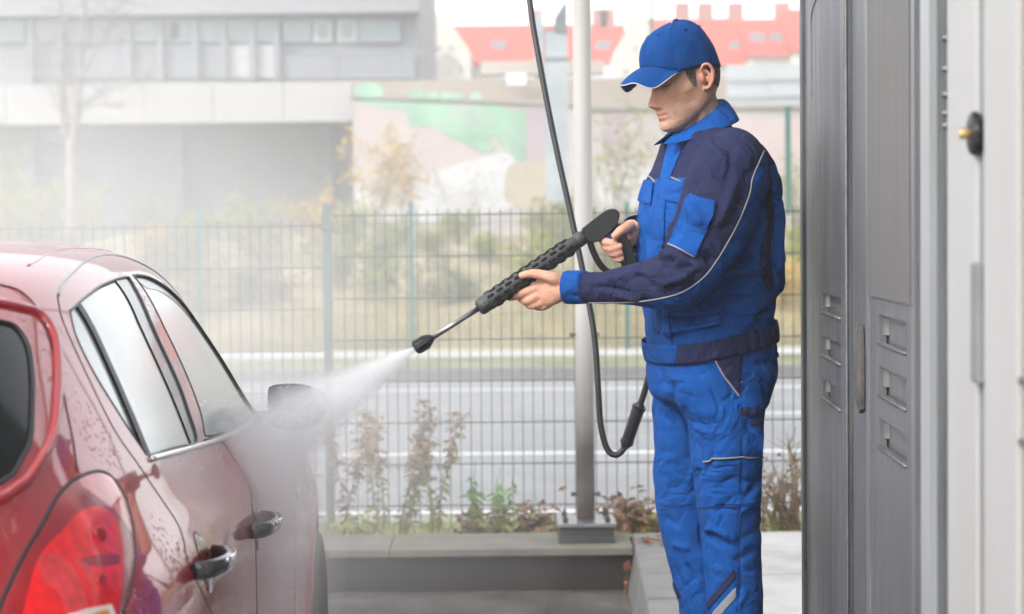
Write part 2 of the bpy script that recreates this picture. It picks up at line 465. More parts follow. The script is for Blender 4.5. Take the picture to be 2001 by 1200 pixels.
fpost(xp, P(640, 399, YF)[2], -.16, .021, 'grey green square fence post with a clamp near its top', [P(640, 442, YF)[2]])
fpost(xp+2.55, P(640, 399, YF)[2], -.16, .021, 'fence post standing behind the steel cabinet')
# ================================================================== BACKGROUND beyond the road
def gbox(mb, x0, y0, x1, y1, Y, dep):
    """box whose front face spans photo pixels (x0,y0)-(x1,y1) at distance Y and goes back dep metres"""
    a = P(x0, y1, Y); b_ = P(x1, y0, Y)
    return mb.box((a[0], Y, a[2]), (b_[0], Y+dep, b_[2]))

# second fence along the footpath: green posts, fine mesh
m_green = mat('green_post_paint', (0.02, 0.11, 0.085), 0.5, var=0.1)
ff = empty('far_mesh_fence', (0, 26.15, -.27), 'green post and mesh fence along the foot of the overgrown bank', 'fence')
k = 0
for xx in (-23, 390-413, 390, 803, 1225, 1640):
    a = P(xx, 395, 26.15)
    MB().box((a[0]-.03, 26.12, -.3), (a[0]+.03, 26.18, a[2])).build('post', m_green, ff)
zt = P(800, 420, 26.15)[2]
mb = MB()
for i in range(int(16/.1)):
    x = -8+i*.1; mb.box((x-.002, 26.15, -.25), (x+.002, 26.154, zt))
wm = mb.build('wire_mesh', m_wire, ff); wm['kind'] = 'stuff'
for z in np.arange(-.2, zt, .4):
    MB().box((-9, 26.145, z-.004), (9, 26.153, z+.004)).build('horizontal_wire', m_wire, ff)

# graffiti retaining wall
m_wallw = mat('painted_retaining_wall', (0.42, 0.39, 0.375), 0.9, var=0.1, scale=0.6, dirt=(0.28, 0.25, 0.235), dscale=0.7, damt=0.5, bump=0.3, bscale=6)
m_cop = mat('wall_coping', (0.30, 0.28, 0.25), 0.9, var=0.15, scale=1)
YW = 40.0
gw = empty('graffiti_wall', (1, YW, .8), 'pale graffiti covered retaining wall behind the bushes', 'wall')
xl = P(690, 300, YW)[0]; xr = P(1130, 300, YW)[0]
zl, zr_ = P(690, 192, YW)[2], P(1130, 207, YW)[2]
def slopewall(mb, x0, x1, z0a, z0b, z1a, z1b, y0, y1):
    return mb.add([(x0,y0,z0a),(x1,y0,z0b),(x1,y1,z0b),(x0,y1,z0a),(x0,y0,z1a),(x1,y0,z1b),(x1,y1,z1b),(x0,y1,z1a)],
                  [(0,3,2,1),(4,5,6,7),(0,1,5,4),(1,2,6,5),(2,3,7,6),(3,0,4,7)])
slopewall(MB(), xl, xr, .3, .3, zl, zr_, YW, YW+.6).build('wall_face', m_wallw, gw)
slopewall(MB(), xl-.05, xr+.05, zl, zr_, zl+.09, zr_+.09, YW-.06, YW+.66).build('coping', m_cop, gw)
def paint(name, pts, Y, m, parent, off=.01):
    q = spline([P(x, y, Y) for x, y in pts], 5, True)
    n = len(q); V = [(v[0], Y-off, v[2]) for v in q]+[(v[0], Y+.02, v[2]) for v in q]
    F_ = [tuple(range(n))]+[(i, (i+1) % n, n+(i+1) % n, n+i) for i in range(n)]
    me = mesh(name, V, F_); bm = bmesh.new(); bm.from_mesh(me); bmesh.ops.triangulate(bm, faces=bm.faces[:1]); bmesh.ops.recalc_face_normals(bm, faces=bm.faces[:]); bm.to_mesh(me); bm.free()
    return obj(name, None, None, m, parent, me=me)
g_green = mat('graffiti_green', (0.24, 0.42, 0.30), 0.8, var=0.25, scale=1.1, dirt=(0.42, 0.40, 0.38), dscale=0.9, damt=0.6)
g_pink = mat('graffiti_pink', (0.44, 0.36, 0.35), 0.8, var=0.08, scale=0.6, dirt=(0.46, 0.44, 0.42), dscale=0.8, damt=0.6)
g_white = mat('graffiti_white', (0.50, 0.50, 0.51), 0.8, var=0.05, scale=0.6)
g_tan = mat('graffiti_tan', (0.40, 0.35, 0.27), 0.8, var=0.08, scale=0.6)
g_lil = mat('graffiti_lilac', (0.38, 0.31, 0.34), 0.8, var=0.08, scale=0.6)
paint('graffiti_patch', [(700,215),(790,205),(800,240),(860,260),(930,290),(960,330),(900,345),(800,330),(740,350),(700,330)], YW, g_pink, gw, .008)
paint('graffiti_patch', [(702,345),(760,345),(850,335),(930,310),(1000,300),(1022,340),(1008,400),(900,430),(760,430),(702,418)], YW, g_white, gw, .012)
paint('graffiti_patch', [(700,196),(750,197),(790,199),(860,202),(940,205),(985,210),(1000,222),(1027,216),(1027,300),(1010,315),(995,300),(975,280),(968,262),(955,272),(965,290),(945,298),(925,292),(905,280),(880,272),(865,258),(845,245),(815,250),(800,240),(795,218),(760,212),(735,208)], YW, g_green, gw, .016)
paint('graffiti_patch', [(1030,205),(1060,206),(1066,260),(1068,318),(1032,316),(1028,260)], YW, g_lil, gw, .010)
paint('graffiti_patch', [(1000,320),(1068,318),(1070,360),(1068,400),(1000,400),(985,370)], YW, g_tan, gw, .014)
for cx, w_ in ((720, 26), (815, 14), (845, 11), (873, 10), (893, 9), (930, 12)):       # scalloped lettering tops over the coping
    yy = 190 + (cx-690)*.035 - 3
    paint('graffiti_bubble', [(cx-w_, yy), (cx-w_*.8, yy-w_*.55-6), (cx, yy-w_*.8-7), (cx+w_*.8, yy-w_*.55-6), (cx+w_, yy)], YW-.07, g_green, gw, .01)
# wall to the right, behind the worker
gw2 = empty('pink_wall', (5, YW, .8), 'pale pink and white painted wall behind the worker', 'wall')
xe = P(1900, 300, YW)[0]
MB().box((xr+.06, YW+.1, .3), (xe, YW+.6, P(1400, 212, YW)[2])).build('wall_face', m_wallw, gw2)
MB().box((xr+.06, YW+.02, P(1400, 212, YW)[2]), (xe, YW+.62, P(1400, 205, YW)[2])).build('coping', m_cop, gw2)
paint('graffiti_patch', [(1425,238),(1500,232),(1600,236),(1610,290),(1560,320),(1480,310),(1420,290)], YW+.1, g_pink, gw2, .008)
paint('graffiti_patch', [(1180,330),(1240,320),(1300,350),(1290,400),(1200,405),(1170,380)], YW+.1, g_white, gw2, .008)
paint('graffiti_patch', [(1185,215),(1215,212),(1228,300),(1200,318),(1182,300)], YW+.1, g_lil, gw2, .010)

# track-side structures above the wall: brown band, grey hoarding
m_band = mat('brown_track_wall', (0.36, 0.30, 0.25), 0.9, var=0.12, scale=0.5)
m_hoard = mat('grey_sheet_hoarding', (0.42, 0.44, 0.45), 0.7, var=0.05, scale=0.5)
bw = empty('track_wall', P(1000, 200, 46), 'brown masonry wall above the graffiti, below the red roofs', 'wall')
gbox(MB(), 560, 148, 1700, 240, 46, .5).build('wall_face', m_band, bw)
gbox(MB(), 940, 118, 1180, 146, 47.5, .5).build('upper_wall', mat('tan_wall', (0.42, 0.38, 0.33), 0.9, var=0.1, scale=.5), bw)
hd = empty('sheet_hoarding', P(1495, 215, 44), 'grey sheet metal hoarding under the red roofs beside the cabinet', 'hoarding')
for i in range(3):
    gbox(MB(), 1420+i*82.5, 126, 1420+(i+1)*82.5-1.0, 213, 44-.02*(i % 2), .05).build('panel', m_hoard, hd)
gbox(MB(), 1416, 152, 1670, 155, 43.9, .05).build('rail', m_cop, hd); gbox(MB(), 1416, 185, 1670, 188, 43.9, .05).build('rail', m_cop, hd)
sg = gbox(MB(), 990, 143, 1028, 166, 45.6, .06).build('sign_board', mat('pale_sign', (0.68, 0.72, 0.76), 0.6)); tag(sg, 'small pale blank sign board on the brown wall left of the grey mast', 'sign')

# overpass on the left: white parapet band, dark underside, abutment
m_over = mat('whitewashed_concrete', (0.38, 0.37, 0.36), 0.85, var=0.06, scale=0.4, dirt=(0.28, 0.26, 0.24), dscale=0.5, damt=0.6, stretch=(1, 1, .4))
m_under = mat('underpass_wall', (0.36, 0.355, 0.35), 0.9, var=0.12, scale=0.4, dirt=(0.5, 0.49, 0.48), dscale=0.35, damt=0.5)
ov = empty('overpass', P(350, 400, 41), 'white concrete overpass with a dark underside behind the mist', 'bridge')
pa = P(-260, 246, 41); pb = P(688, 160, 41)
n = 7
for i in range(n):
    xa = pa[0]+(pb[0]-pa[0])*i/n; xb = pa[0]+(pb[0]-pa[0])*(i+1)/n
    MB().box((xa+.006, 41, pa[2]), (xb-.006, 41.5, pb[2]+rng.uniform(-.02, .02))).build('parapet_panel', m_over, ov)
MB().box((pa[0], 41.5, pa[2]+.05), (pb[0], 52, pa[2]+.5)).build('deck', m_conc, ov)
MB().box((pa[0], 44.4, -.3), (pb[0], 45, pa[2]+.05)).build('back_wall', m_under, ov)
for xx in (40, 330, 620):
    q = P(xx, 400, 44); MB().box((q[0]-.35, 43.9, -.3), (q[0]+.35, 44.39, pa[2]+.05)).build('pier', m_conc, ov)
MB().box((pb[0]-.01, 41.2, -.3), (pb[0]+.9, 52, pb[2]-.3)).build('abutment', m_over, ov)

# grey office building over the overpass
YB = 55.0
m_bld = mat('grey_cladding', (0.25, 0.25, 0.265), 0.7, var=0.03, scale=0.3)
m_bld2 = mat('grey_panel', (0.21, 0.22, 0.235), 0.6, var=0.05, scale=0.4)
m_pil = mat('dark_pilaster', (0.20, 0.205, 0.215), 0.6)
m_wglass = mat('office_glass', (0.16, 0.22, 0.225), 0.12, var=0.2, scale=.4, spec=0.8)
m_wframe = mat('white_window_frame', (0.45, 0.45, 0.45), 0.5)
bl = empty('office_building', P(400, 160, YB), 'long grey office building with dark pilasters and white framed windows', 'building')
gbox(MB(), -500, -260, 813, 175, YB+.6, 14).build('wall', m_bld, bl)
gbox(MB(), -500, -262, 816, 36, YB-.2, .8).build('fascia', m_bld, bl)
def pane(x0, y0, x1, y1, frame=True):
    w = gbox(MB(), x0, y0, x1, y1, YB+.42, .2).build('window', m_wframe if frame else m_bld2, bl)
    f = 7 if frame else 1.2
    gbox(MB(), x0+f, y0+f*.8, x1-f, y1-f*.8, YB+.40, .03).build('pane', m_wglass, w)
for x0, x1 in ((552, 610), (700, 784), (498, 534), (442, 487), (386, 430), (322, 372), (255, 305), (180, 244), (130, 175), (62, 112), (-10, 48)):
    pane(x0, 41, x1, 83, False)
for x0, x1 in ((613, 648), (660, 697), (302, 312), (325, 356), (15, 28), (33, 46), (62, 72)):
    pane(x0, 39, x1, 82)
for x in (58, 120, 250, 312, 380, 436, 492, 540):
    gbox(MB(), x-5, 36, x+5, 156, YB+.2, .4).build('pilaster', m_pil, bl)
for x0, x1 in ((62, 114), (126, 244), (256, 306), (318, 374), (386, 430), (442, 486), (498, 534)):
    gbox(MB(), x0, 88, x1, 152, YB+.45, .16).build('panel', m_bld2 if x0 not in (442, 498) else m_wframe, bl)
for i in range(10):
    gbox(MB(), 548+i*26.4, 106, 548+(i+1)*26.4-.8, 154, YB+.40, .2).build('panel', m_bld2, bl)
gbox(MB(), 655, 104, 660, 156, YB+.36, .05).build('downpipe', m_pil, bl); gbox(MB(), 546, 102, 814, 105, YB+.36, .05).build('rail', m_pil, bl)

# red roofed houses far behind
m_roof = mat('red_tiles', (0.48, 0.055, 0.025), 0.85, var=0.12, scale=0.8, bump=0.4, bscale=8)
m_ren = mat('cream_render', (0.55, 0.52, 0.45), 0.9, var=0.05, scale=0.5)
m_brk = mat('brick_chimney', (0.33, 0.14, 0.11), 0.9)
m_hwin = mat('house_window', (0.22, 0.23, 0.24), 0.3)
m_stone = mat('old_wall_patch', (0.36, 0.33, 0.29), 0.9, var=0.2, scale=.5)
YH = 92.0
def house(x0, x1, yr, ye, yb, chims, wins, label, Y=YH):
    """ridge runs along the street; front roof slope faces the camera"""
    h = empty('red_roofed_house', P((x0+x1)/2, yb, Y), label, 'house', 'red roofed houses behind the tracks')
    a, c = P(x0, ye, Y), P(x1, ye, Y); r1 = P(x0, yr, Y+4.5)[2]
    zb = P(x0, yb, Y)[2]
    MB().box((a[0]+.1, Y+.3, zb-6), (c[0]-.1, Y+8.6, a[2])).build('wall', m_ren, h)
    zE = a[2]; r_ = MB().add([(a[0], Y, zE), (c[0], Y, zE), (c[0], Y+4.5, r1), (a[0], Y+4.5, r1), (c[0], Y+9, zE), (a[0], Y+9, zE)],
             [(0,1,2,3), (3,2,4,5), (1,4,2), (5,0,3), (0,5,4,1)]).build('roof', m_roof, h)
    for cx in chims:
        q = P(cx, yr, Y+4.5); MB().box((q[0]-.35, Y+4.2, q[2]-.6), (q[0]+.35, Y+4.8, q[2]+.75)).build('chimney', m_brk, r_)
    for (wx, wy) in wins:
        f = (ye-wy)/(ye-yr); yy = Y+4.5*f; q = P(wx, wy, yy)
        MB().box((q[0]-.35, yy-.15, q[2]-.35), (q[0]+.35, yy+.4, q[2]+.35)).build('skylight', m_hwin, r_)
    return h
house(800, 868, 36, 128, 170, (), (), 'slice of red roof between the grey office building and the cream gable', YH+3)
house(880, 1052, 50, 128, 170, (1045,), ((975, 95),), 'faded red roof between the cream gable and the grey mast')
house(1052, 1232, 49, 132, 175, (1172, 1187), ((1178, 96),), 'red tiled roof right of the grey mast and behind the steel post', YH+1)
house(1268, 1466, 37, 128, 165, (1333, 1378, 1437), ((1440, 96),), 'red tiled roof directly behind the blue cap')
house(1464, 1660, 37, 110, 150, (1528,), ((1480, 80), (1521, 80), (1545, 84)), 'red tiled roof with three skylights beside the steel cabinet', YH-2)
house(1552, 1700, 18, 100, 150, (), (), 'taller red roof at the edge of the steel cabinet', YH-4)
def gable(xa, ya, xl_, xr_, ys, yb, wins, label, Y):
    h = empty('gable_house', P(xa, yb, Y), label, 'house', 'cream gabled houses behind the tracks')
    pts = [P(xl_, yb, Y), P(xr_, yb, Y), P(xr_, ys, Y), P(xa+ (xr_-xa)*.55, (ys+ya)/2-4, Y), P(xa+5, ya, Y), P(xa-5, ya, Y), P(xa-(xa-xl_)*.6, (ys+ya)/2-4, Y), P(xl_, ys, Y)]
    n = len(pts); V = [(p[0], Y, p[2]) for p in pts]+[(p[0], Y+9, p[2]) for p in pts]
    obj('wall', V, [tuple(range(n)), tuple(reversed(range(n, 2*n)))]+[(i, n+i, n+(i+1) % n, (i+1) % n) for i in range(n)], m_ren, h)
    for (x, y, w, hh) in wins:
        f = gbox(MB(), x-w-1, y-hh-1, x+w+1, y+hh+1, Y-.05, .1).build('window', m_ren, h)
        gbox(MB(), x-w, y-hh, x+w, y+hh, Y-.07, .1).build('pane', m_hwin, f)
    return h
g1 = gable(855, 26, 815, 919, 100, 175, ((831, 93, 2.5, 3.5), (856, 93, 2.5, 3.5), (881, 93, 2.5, 3.5), (838, 135, 3, 5), (900, 135, 3, 5)), 'cream gable end with three small windows beside the grey office building', YH-6)
paint('worn_patch', [(850,120),(870,104),(892,115),(900,140),(895,165),(870,160),(858,165),(848,145)], YH-6, m_stone, g1, .06)
g2 = gable(1250, 24, 1196, 1302, 128, 180, ((1240, 94, 2.5, 3.5), (1222, 140, 3, 5)), 'cream gable end showing left of the blue cap', YH-5)
m_brw = mat('white_shed', (0.75, 0.75, 0.74), 0.8)
sh = gbox(MB(), 1150, 128, 1200, 160, 60, 3).build('white_shed', m_brw); tag(sh, 'low pale shed wall right of the steel post under the red roofs', 'shed')

# grey signal mast and thin poles
m_mast = mat('grey_mast', (0.30, 0.335, 0.355), 0.6, var=0.08, scale=1.5, dirt=(0.7, 0.7, 0.7), dscale=1.2, damt=0.25)
m_mastd = mat('dark_mast_head', (0.13, 0.15, 0.165), 0.5)
ms = empty('signal_mast', P(1090, 395, 36), 'grey box section mast with a dark wedge head between hose and steel post', 'mast')
gbox(MB(), 1068, 60, 1109, 395, 36, .34).build('column', m_mast, ms)
gbox(MB(), 1066, 112, 1111, 118, 35.98, .38).build('collar', m_mastd, ms)
a = [P(1084, 64, 36), P(1108, 64, 36), P(1108, 4, 36), P(1102, 6, 36), P(1084, 34, 36)]
n = len(a); V = [(p[0], 35.97, p[2]) for p in a]+[(p[0], 36.3, p[2]) for p in a]
obj('head', V, [tuple(range(n)), tuple(reversed(range(n, 2*n)))]+[(i, n+i, n+(i+1) % n, (i+1) % n) for i in range(n)], m_mastd, ms)
a = [P(1044, 130, 36), P(1062, 120, 36), P(1062, 6, 36), P(1044, 40, 36)]; n = 4
V = [(p[0], 36.1, p[2]) for p in a]+[(p[0], 36.3, p[2]) for p in a]
obj('side_bracket', V, [tuple(range(n)), tuple(reversed(range(n, 2*n)))]+[(i, n+i, n+(i+1) % n, (i+1) % n) for i in range(n)], m_mast, ms)
pl = empty('lamp_pole', P(1273, 130, 60), 'thin green pole rising above the cap against the sky', 'pole')
gbox(MB(), 1271, -120, 1275.5, 160, 60, .07).build('shaft', m_green, pl); gbox(MB(), 1266, -122, 1281, -116, 60, .2).build('lamp_head', m_mast, pl)
pl = empty('slim_pole', P(1541, 350, 30), 'slim green pole between the pink wall and the steel cabinet', 'pole')
gbox(MB(), 1536, 212, 1545, 420, 30, .07).build('shaft', m_green, pl); gbox(MB(), 1534, 208, 1547, 213, 29.99, .1).build('cap', m_green, pl)
# ================================================================== STEEL CABINETS AND WHITE COLUMNS on the right
def YX(x, o=0.0): return 3891.0*(.56-o)/(x-1150.0)
def fx(Y): return 0.56 + 0.0386*Y
def fbox(mb, Ya, Yb, z0, z1, o0, o1):
    """box on the cabinet face: Y range, z range, from depth o0 behind the face to o1 in front (towards the bay)"""
    a, b_ = min(Ya, Yb), max(Ya, Yb)
    p = [(fx(a)-o1, a, z0), (fx(a)+o0, a, z0), (fx(b_)+o0, b_, z0), (fx(b_)-o1, b_, z0),
         (fx(a)-o1, a, z1), (fx(a)+o0, a, z1), (fx(b_)+o0, b_, z1), (fx(b_)-o1, b_, z1)]
    return mb.add(p, [(0,1,2,3), (4,7,6,5), (0,4,5,1), (1,5,6,2), (2,6,7,3), (3,7,4,0)])
def steel(name, col, rough, stain=0.35, grain=0.12):
    m = mat(name, col, rough, metal=0.85, var=grain, scale=10, stretch=(9, 9, .5), rvar=0.12, dirt=(0.12, 0.125, 0.16), dscale=1.3, damt=stain)
    t = m.node_tree
    # vertical drip streaks and a fine brushed relief
    N = t.nodes; L = t.links; b = N['Principled BSDF']
    tc = N.new('ShaderNodeTexCoord'); mp = N.new('ShaderNodeMapping'); mp.inputs['Scale'].default_value = (60, 60, 1.2); L.new(tc.outputs['Object'], mp.inputs[0])
    n = N.new('ShaderNodeTexNoise'); n.inputs['Scale'].default_value = 3; n.inputs['Detail'].default_value = 4; L.new(mp.outputs[0], n.inputs['Vector'])
    bp = N.new('ShaderNodeBump'); bp.inputs['Strength'].default_value = 0.12; bp.inputs['Distance'].default_value = 0.004
    L.new(n.outputs['Fac'], bp.inputs['Height']); L.new(bp.outputs[0], b.inputs['Normal'])
    # broad water-stain smudges and small dark specks
    src = b.inputs['Base Color'].links[0].from_socket
    for sc_, lo_, hi_, am_, c_, st_ in ((2.6, .50, .66, stain*.75, (0.17, 0.165, 0.16, 1), (1, 1, .45)), (4.5, .56, .70, stain*.7, (0.10, 0.105, 0.15, 1), (2.2, 2.2, .35)), (70, .70, .76, .6, (0.05, 0.05, 0.05, 1), (1, 1, 1))):
        m2 = N.new('ShaderNodeMapping'); m2.inputs['Scale'].default_value = st_; L.new(tc.outputs['Object'], m2.inputs[0])
        n2 = N.new('ShaderNodeTexNoise'); n2.inputs['Scale'].default_value = sc_; n2.inputs['Detail'].default_value = 7; n2.inputs['Roughness'].default_value = .68; L.new(m2.outputs[0], n2.inputs['Vector'])
        r2 = N.new('ShaderNodeMapRange'); r2.inputs[1].default_value = lo_; r2.inputs[2].default_value = hi_; r2.inputs[4].default_value = am_; L.new(n2.outputs['Fac'], r2.inputs[0])
        x2 = N.new('ShaderNodeMix'); x2.data_type = 'RGBA'; L.new(r2.outputs[0], x2.inputs[0]); L.new(src, x2.inputs[6]); x2.inputs[7].default_value = c_; src = x2.outputs[2]
    L.new(src, b.inputs['Base Color'])
    return m
m_st1 = steel('stained_steel', (0.265, 0.272, 0.285), 0.42, 0.9, 0.25)
m_st2 = steel('plain_steel', (0.255, 0.260, 0.268), 0.48, 0.4, 0.10)
m_st3 = steel('frame_steel', (0.38, 0.38, 0.38), 0.38, 0.2, 0.08)
m_stw = mat('pale_trim', (0.40, 0.42, 0.43), 0.4, metal=0.3, var=0.05, scale=3)
m_white = mat('white_column_paint', (0.40, 0.40, 0.395), 0.5, var=0.04, scale=3, stretch=(1, 1, .3), dirt=(0.33, 0.32, 0.29), dscale=1.6, damt=0.5)
m_dark = mat('dark_gap', (0.10, 0.10, 0.105), 0.6)
m_hole = mat('louvre_inside', (0.06, 0.06, 0.06), 0.6)
m_black = mat('black_plastic', (0.012, 0.012, 0.013), 0.38, var=0.2, scale=20, bump=0.1, bscale=200)
m_brass = mat('brass', (0.55, 0.40, 0.18), 0.35, metal=0.8, var=0.15)
m_gbox = mat('grey_conduit_box', (0.20, 0.20, 0.20), 0.5)
ZT = 3.2
m_lou = mat('louvre_steel', (0.17, 0.167, 0.163), 0.5, metal=.8, var=.2, scale=40)

def louvre_panel(name, m, Ya, Yb, z0, z1, slots, parent, o=0.0):
    """sheet with real slots: slots = [(Yfar, Ynear, ztop, height)] top to bottom"""
    mb = MB(); th = .012
    sl = sorted(slots, key=lambda s: -s[2])
    yf, yn = sl[0][0], sl[0][1]
    fbox(mb, Ya, yf, z0, z1, th, o); fbox(mb, yn, Yb, z0, z1, th, o)
    zc = z1
    for (a, b_, zt_, h) in sl:
        fbox(mb, yf, yn, zt_, zc, th, o); zc = zt_-h
    fbox(mb, yf, yn, z0, zc, th, o)
    p = mb.build(name, m, parent)
    for (a, b_, zt_, h) in sl:
        q = MB(); d = .034
        # pressed louvre: rounded far end, sloping scoop, dark slot under it, folded lip
        nn = 7; ring = []
        V = []; Fc = []
        for i in range(nn):                     # far end quarter-round facing the camera
            an = i/(nn-1)*math.pi/2; yy = a-.004-.10*(1-math.cos(an))*.45; oo = .004+d*math.sin(an)
            V += [(fx(yy)+oo, yy, zt_-.001), (fx(yy)+oo*.8, yy, zt_-h*.72)]
        Fc = [(2*i, 2*i+1, 2*i+3, 2*i+2) for i in range(nn-1)]
        q.add(V, Fc)
        yy = a-.004-.045
        q.add([(fx(yy)+.004+d, yy, zt_-.001), (fx(b_)+.010, b_, zt_-.001), (fx(b_)+.008, b_, zt_-h*.62), (fx(yy)+(.004+d)*.8, yy, zt_-h*.72)], [(0,1,2,3)])
        lo = q.build('louvre', m_lou, p, smooth=True)
        fbox(MB(), a+.01, b_-.01, zt_-h-.01, zt_+.01, .05, -.045).build('louvre_slot', m_hole, lo)
        MB().tube([(fx(a)-o-.001, a, zt_-h), (fx(b_)-o-.001, b_, zt_-h)], .004, 8).build('lip', m_lou, lo, smooth=True)
    return p

c1 = empty('steel_cabinet', (fx(4.6), 4.6, 0), 'stained stainless steel cabinet with three louvres and a dark pull handle nearest the worker', 'cabinet')
fbox(MB(), YX(1573), YX(1697), 0, ZT, .75, -.014).build('carcass', m_st2, c1)
fbox(MB(), YX(1573.3), YX(1577.5), 0, ZT, .013, .012).build('edge_strip', mat('dark_steel_edge', (0.14, 0.14, 0.145), 0.45, metal=.6), c1)
def slots_for(xl_, xr_, ys, hh):
    return [(YX(xl_), YX(xr_), P(xl_, y, YX(xl_))[2], hh) for y in ys]
louvre_panel('door_panel', m_st1, YX(1577.8), YX(1659.6), 0.004, ZT-.01, slots_for(1609.5, 1646.5, (572.5, 656, 739), .046), c1, 0.004)
MB().tube([(fx(YX(1660))-.006, YX(1660), 0.02), (fx(YX(1660))-.006, YX(1660), ZT-.02)], .004, 8).build('door_edge', m_lou, c1)
fbox(MB(), YX(1660.8), YX(1696), 0.004, ZT-.01, .012, -.006).build('side_strip', m_st2, c1)
# rounded pressed line near the top of the door
yy = [YX(x) for x in (1590.5, 1590.5, 1592, 1597, 1606, 1620)]; zz = [P(1591, y, 4.95)[2] for y in (190, 60, 30, 15, 5, -3)]
MB().tube(spline([(fx(a)-.0045, a, z) for a, z in zip(yy, zz)], 6), .0022, 6).build('pressed_line', m_lou, c1)
# handle: tall pointed pull
hp = [(1672, 690), (1675, 655), (1680, 632), (1683.5, 640), (1685, 700), (1685, 770), (1684.5, 800), (1681, 808), (1677, 790), (1672, 776), (1671, 740)]
q = [P(x, y, YX(x)) for x, y in hp]
V = []; n = len(q)
for off in (-.004, .004, .007):
    cx = np.mean([p[1] for p in q]); cz = np.mean([p[2] for p in q]); k = 1 if off < .006 else .8
    V += [(fx(cx+(p[1]-cx)*k)-off, cx+(p[1]-cx)*k, cz+(p[2]-cz)*k) for p in q]
Fc = [(r*n+i, r*n+(i+1) % n, (r+1)*n+(i+1) % n, (r+1)*n+i) for r in range(2) for i in range(n)]+[tuple(range(2*n, 3*n)), tuple(reversed(range(n)))]
h_ = obj('handle', V, Fc, mat('weathered_handle', (0.13, 0.12, 0.11), 0.5, metal=0.5, var=0.3, scale=25), c1); smooth_angle(h_, 50)

c2 = empty('steel_cabinet', (fx(3.7), 3.7, 0), 'plain grey steel cabinet with three louvres below a darker plate, next to the white column', 'cabinet')
fbox(MB(), YX(1697.4), YX(1850), 0, ZT, .75, -.016).build('carcass', m_st2, c2)
louvre_panel('lower_panel', m_st2, YX(1703), YX(1789), 0.004, ZT-.01, slots_for(1720, 1773, (614, 715, 816), .056), c2, 0.002)
zp = P(1707, 577, YX(1707))[2]
fbox(MB(), YX(1704), YX(1787.5), zp, ZT-.02, -.0025, .009).build('upper_plate', steel('dull_plate', (0.215, 0.205, 0.198), 0.6, 0.3, 0.05), c2)
fbox(MB(), YX(1697.6), YX(1702.7), 0.004, ZT-.01, .012, .006).build('edge_trim', m_st3, c2)
fbox(MB(), YX(1789.5), YX(1796.5), 0.004, ZT-.01, .012, .008).build('edge_trim', m_st3, c2)
fbox(MB(), YX(1799, .012), YX(1817, .012), 0.0, ZT, .012, .012).build('pale_trim', m_stw, c2)
fbox(MB(), YX(1816.5), YX(1835), 0.0, ZT, .012, .002).build('side_strip', m_st3, c2)
fbox(MB(), YX(1835.3), YX(1850), 0.0, ZT, .012, -.010).build('dark_gap', m_dark, c2)
for y, s_ in ((75, 8), (135, 5), (185, 6), (222, 9), (246, 5)):
    a = P(1843, y, YX(1843)); V, Fc = lathe([(.0, -.004), (.006, -.004), (.007, .0), (.005, .008), (0.001, .010)], 10, align((-1, 0, 0), (fx(a[1])+.008, a[1], a[2])))
    obj('hinge_pin', V, Fc, m_lou, c2, smooth=True)

wc = empty('white_column', (fx(3.0), 3.0, 0), 'white painted square column beside the plain steel cabinet, with a grey conduit', 'column')
fbox(MB(), YX(1851, .03), YX(1907.5, .03), 0, ZT, .5, .03).build('shaft', m_white, wc, bev=.004)
fbox(MB(), YX(1908, .03), YX(1921, .03), 0, ZT, .5, .024).build('grey_channel', m_gbox, wc)
a0, a1 = P(1905, 512, YX(1905, .036)), P(1905, 748, YX(1905, .036))
fbox(MB(), YX(1901, .036), YX(1916, .036), a1[2], a0[2], -.0245, .040).build('conduit_box', m_gbox, wc, bev=.004)
wc2 = empty('white_column', (fx(2.7), 2.7, 0), 'white painted column at the right edge carrying a black valve knob', 'column')
fbox(MB(), YX(1922, .032), YX(1988, .032), 0, ZT, .5, .032).build('shaft', m_white, wc2, bev=.004)
bw_ = empty('beige_wall', (fx(2.4), 2.4, 0), 'strip of beige tiled wall at the right edge of the picture', 'wall')
fbox(MB(), YX(1990, .03), 1.7, 0, ZT, .5, .026).build('wall_face', mat('beige_wall', (0.30, 0.25, 0.21), 0.6, var=0.08), bw_)
for y in (745, 865):
    a = P(1995, y, YX(1995, .03)); fbox(MB(), YX(1991, .03), 1.7, a[2]-.004, a[2]+.004, -.0265, .031).build('dark_fixing', m_dark, bw_)
# valve knob
kc = P(1915, 261, YX(1915, .026)); kn = empty('valve_knob', kc, 'black ribbed valve knob with a brass spindle on the white column', 'knob')
M_ = align((-1, 0, 0), (fx(kc[1])-.024, kc[1], kc[2]))
V, Fc = lathe([(.010, 0), (.011, .002), (.026, .003), (.0275, .007), (.027, .013), (.023, .016), (.01, .0165)], 28, M_); o = obj('knob_body', V, Fc, m_black, kn, smooth=True); smooth_angle(o, 50)
for i in range(12):
    an = i/12*2*math.pi; MB().tube([M_ @ Vector((.0275*math.cos(an), .0275*math.sin(an), .005)), M_ @ Vector((.0265*math.cos(an), .0265*math.sin(an), .014))], .003, 6).build('rib', m_black, kn)
V, Fc = lathe([(.006, .012), (.0075, .017), (.0075, .028), (.0065, .030)], 16, M_); obj('spindle', V, Fc, m_brass, kn, smooth=True); smooth_angle(kn.children[-1], 40)
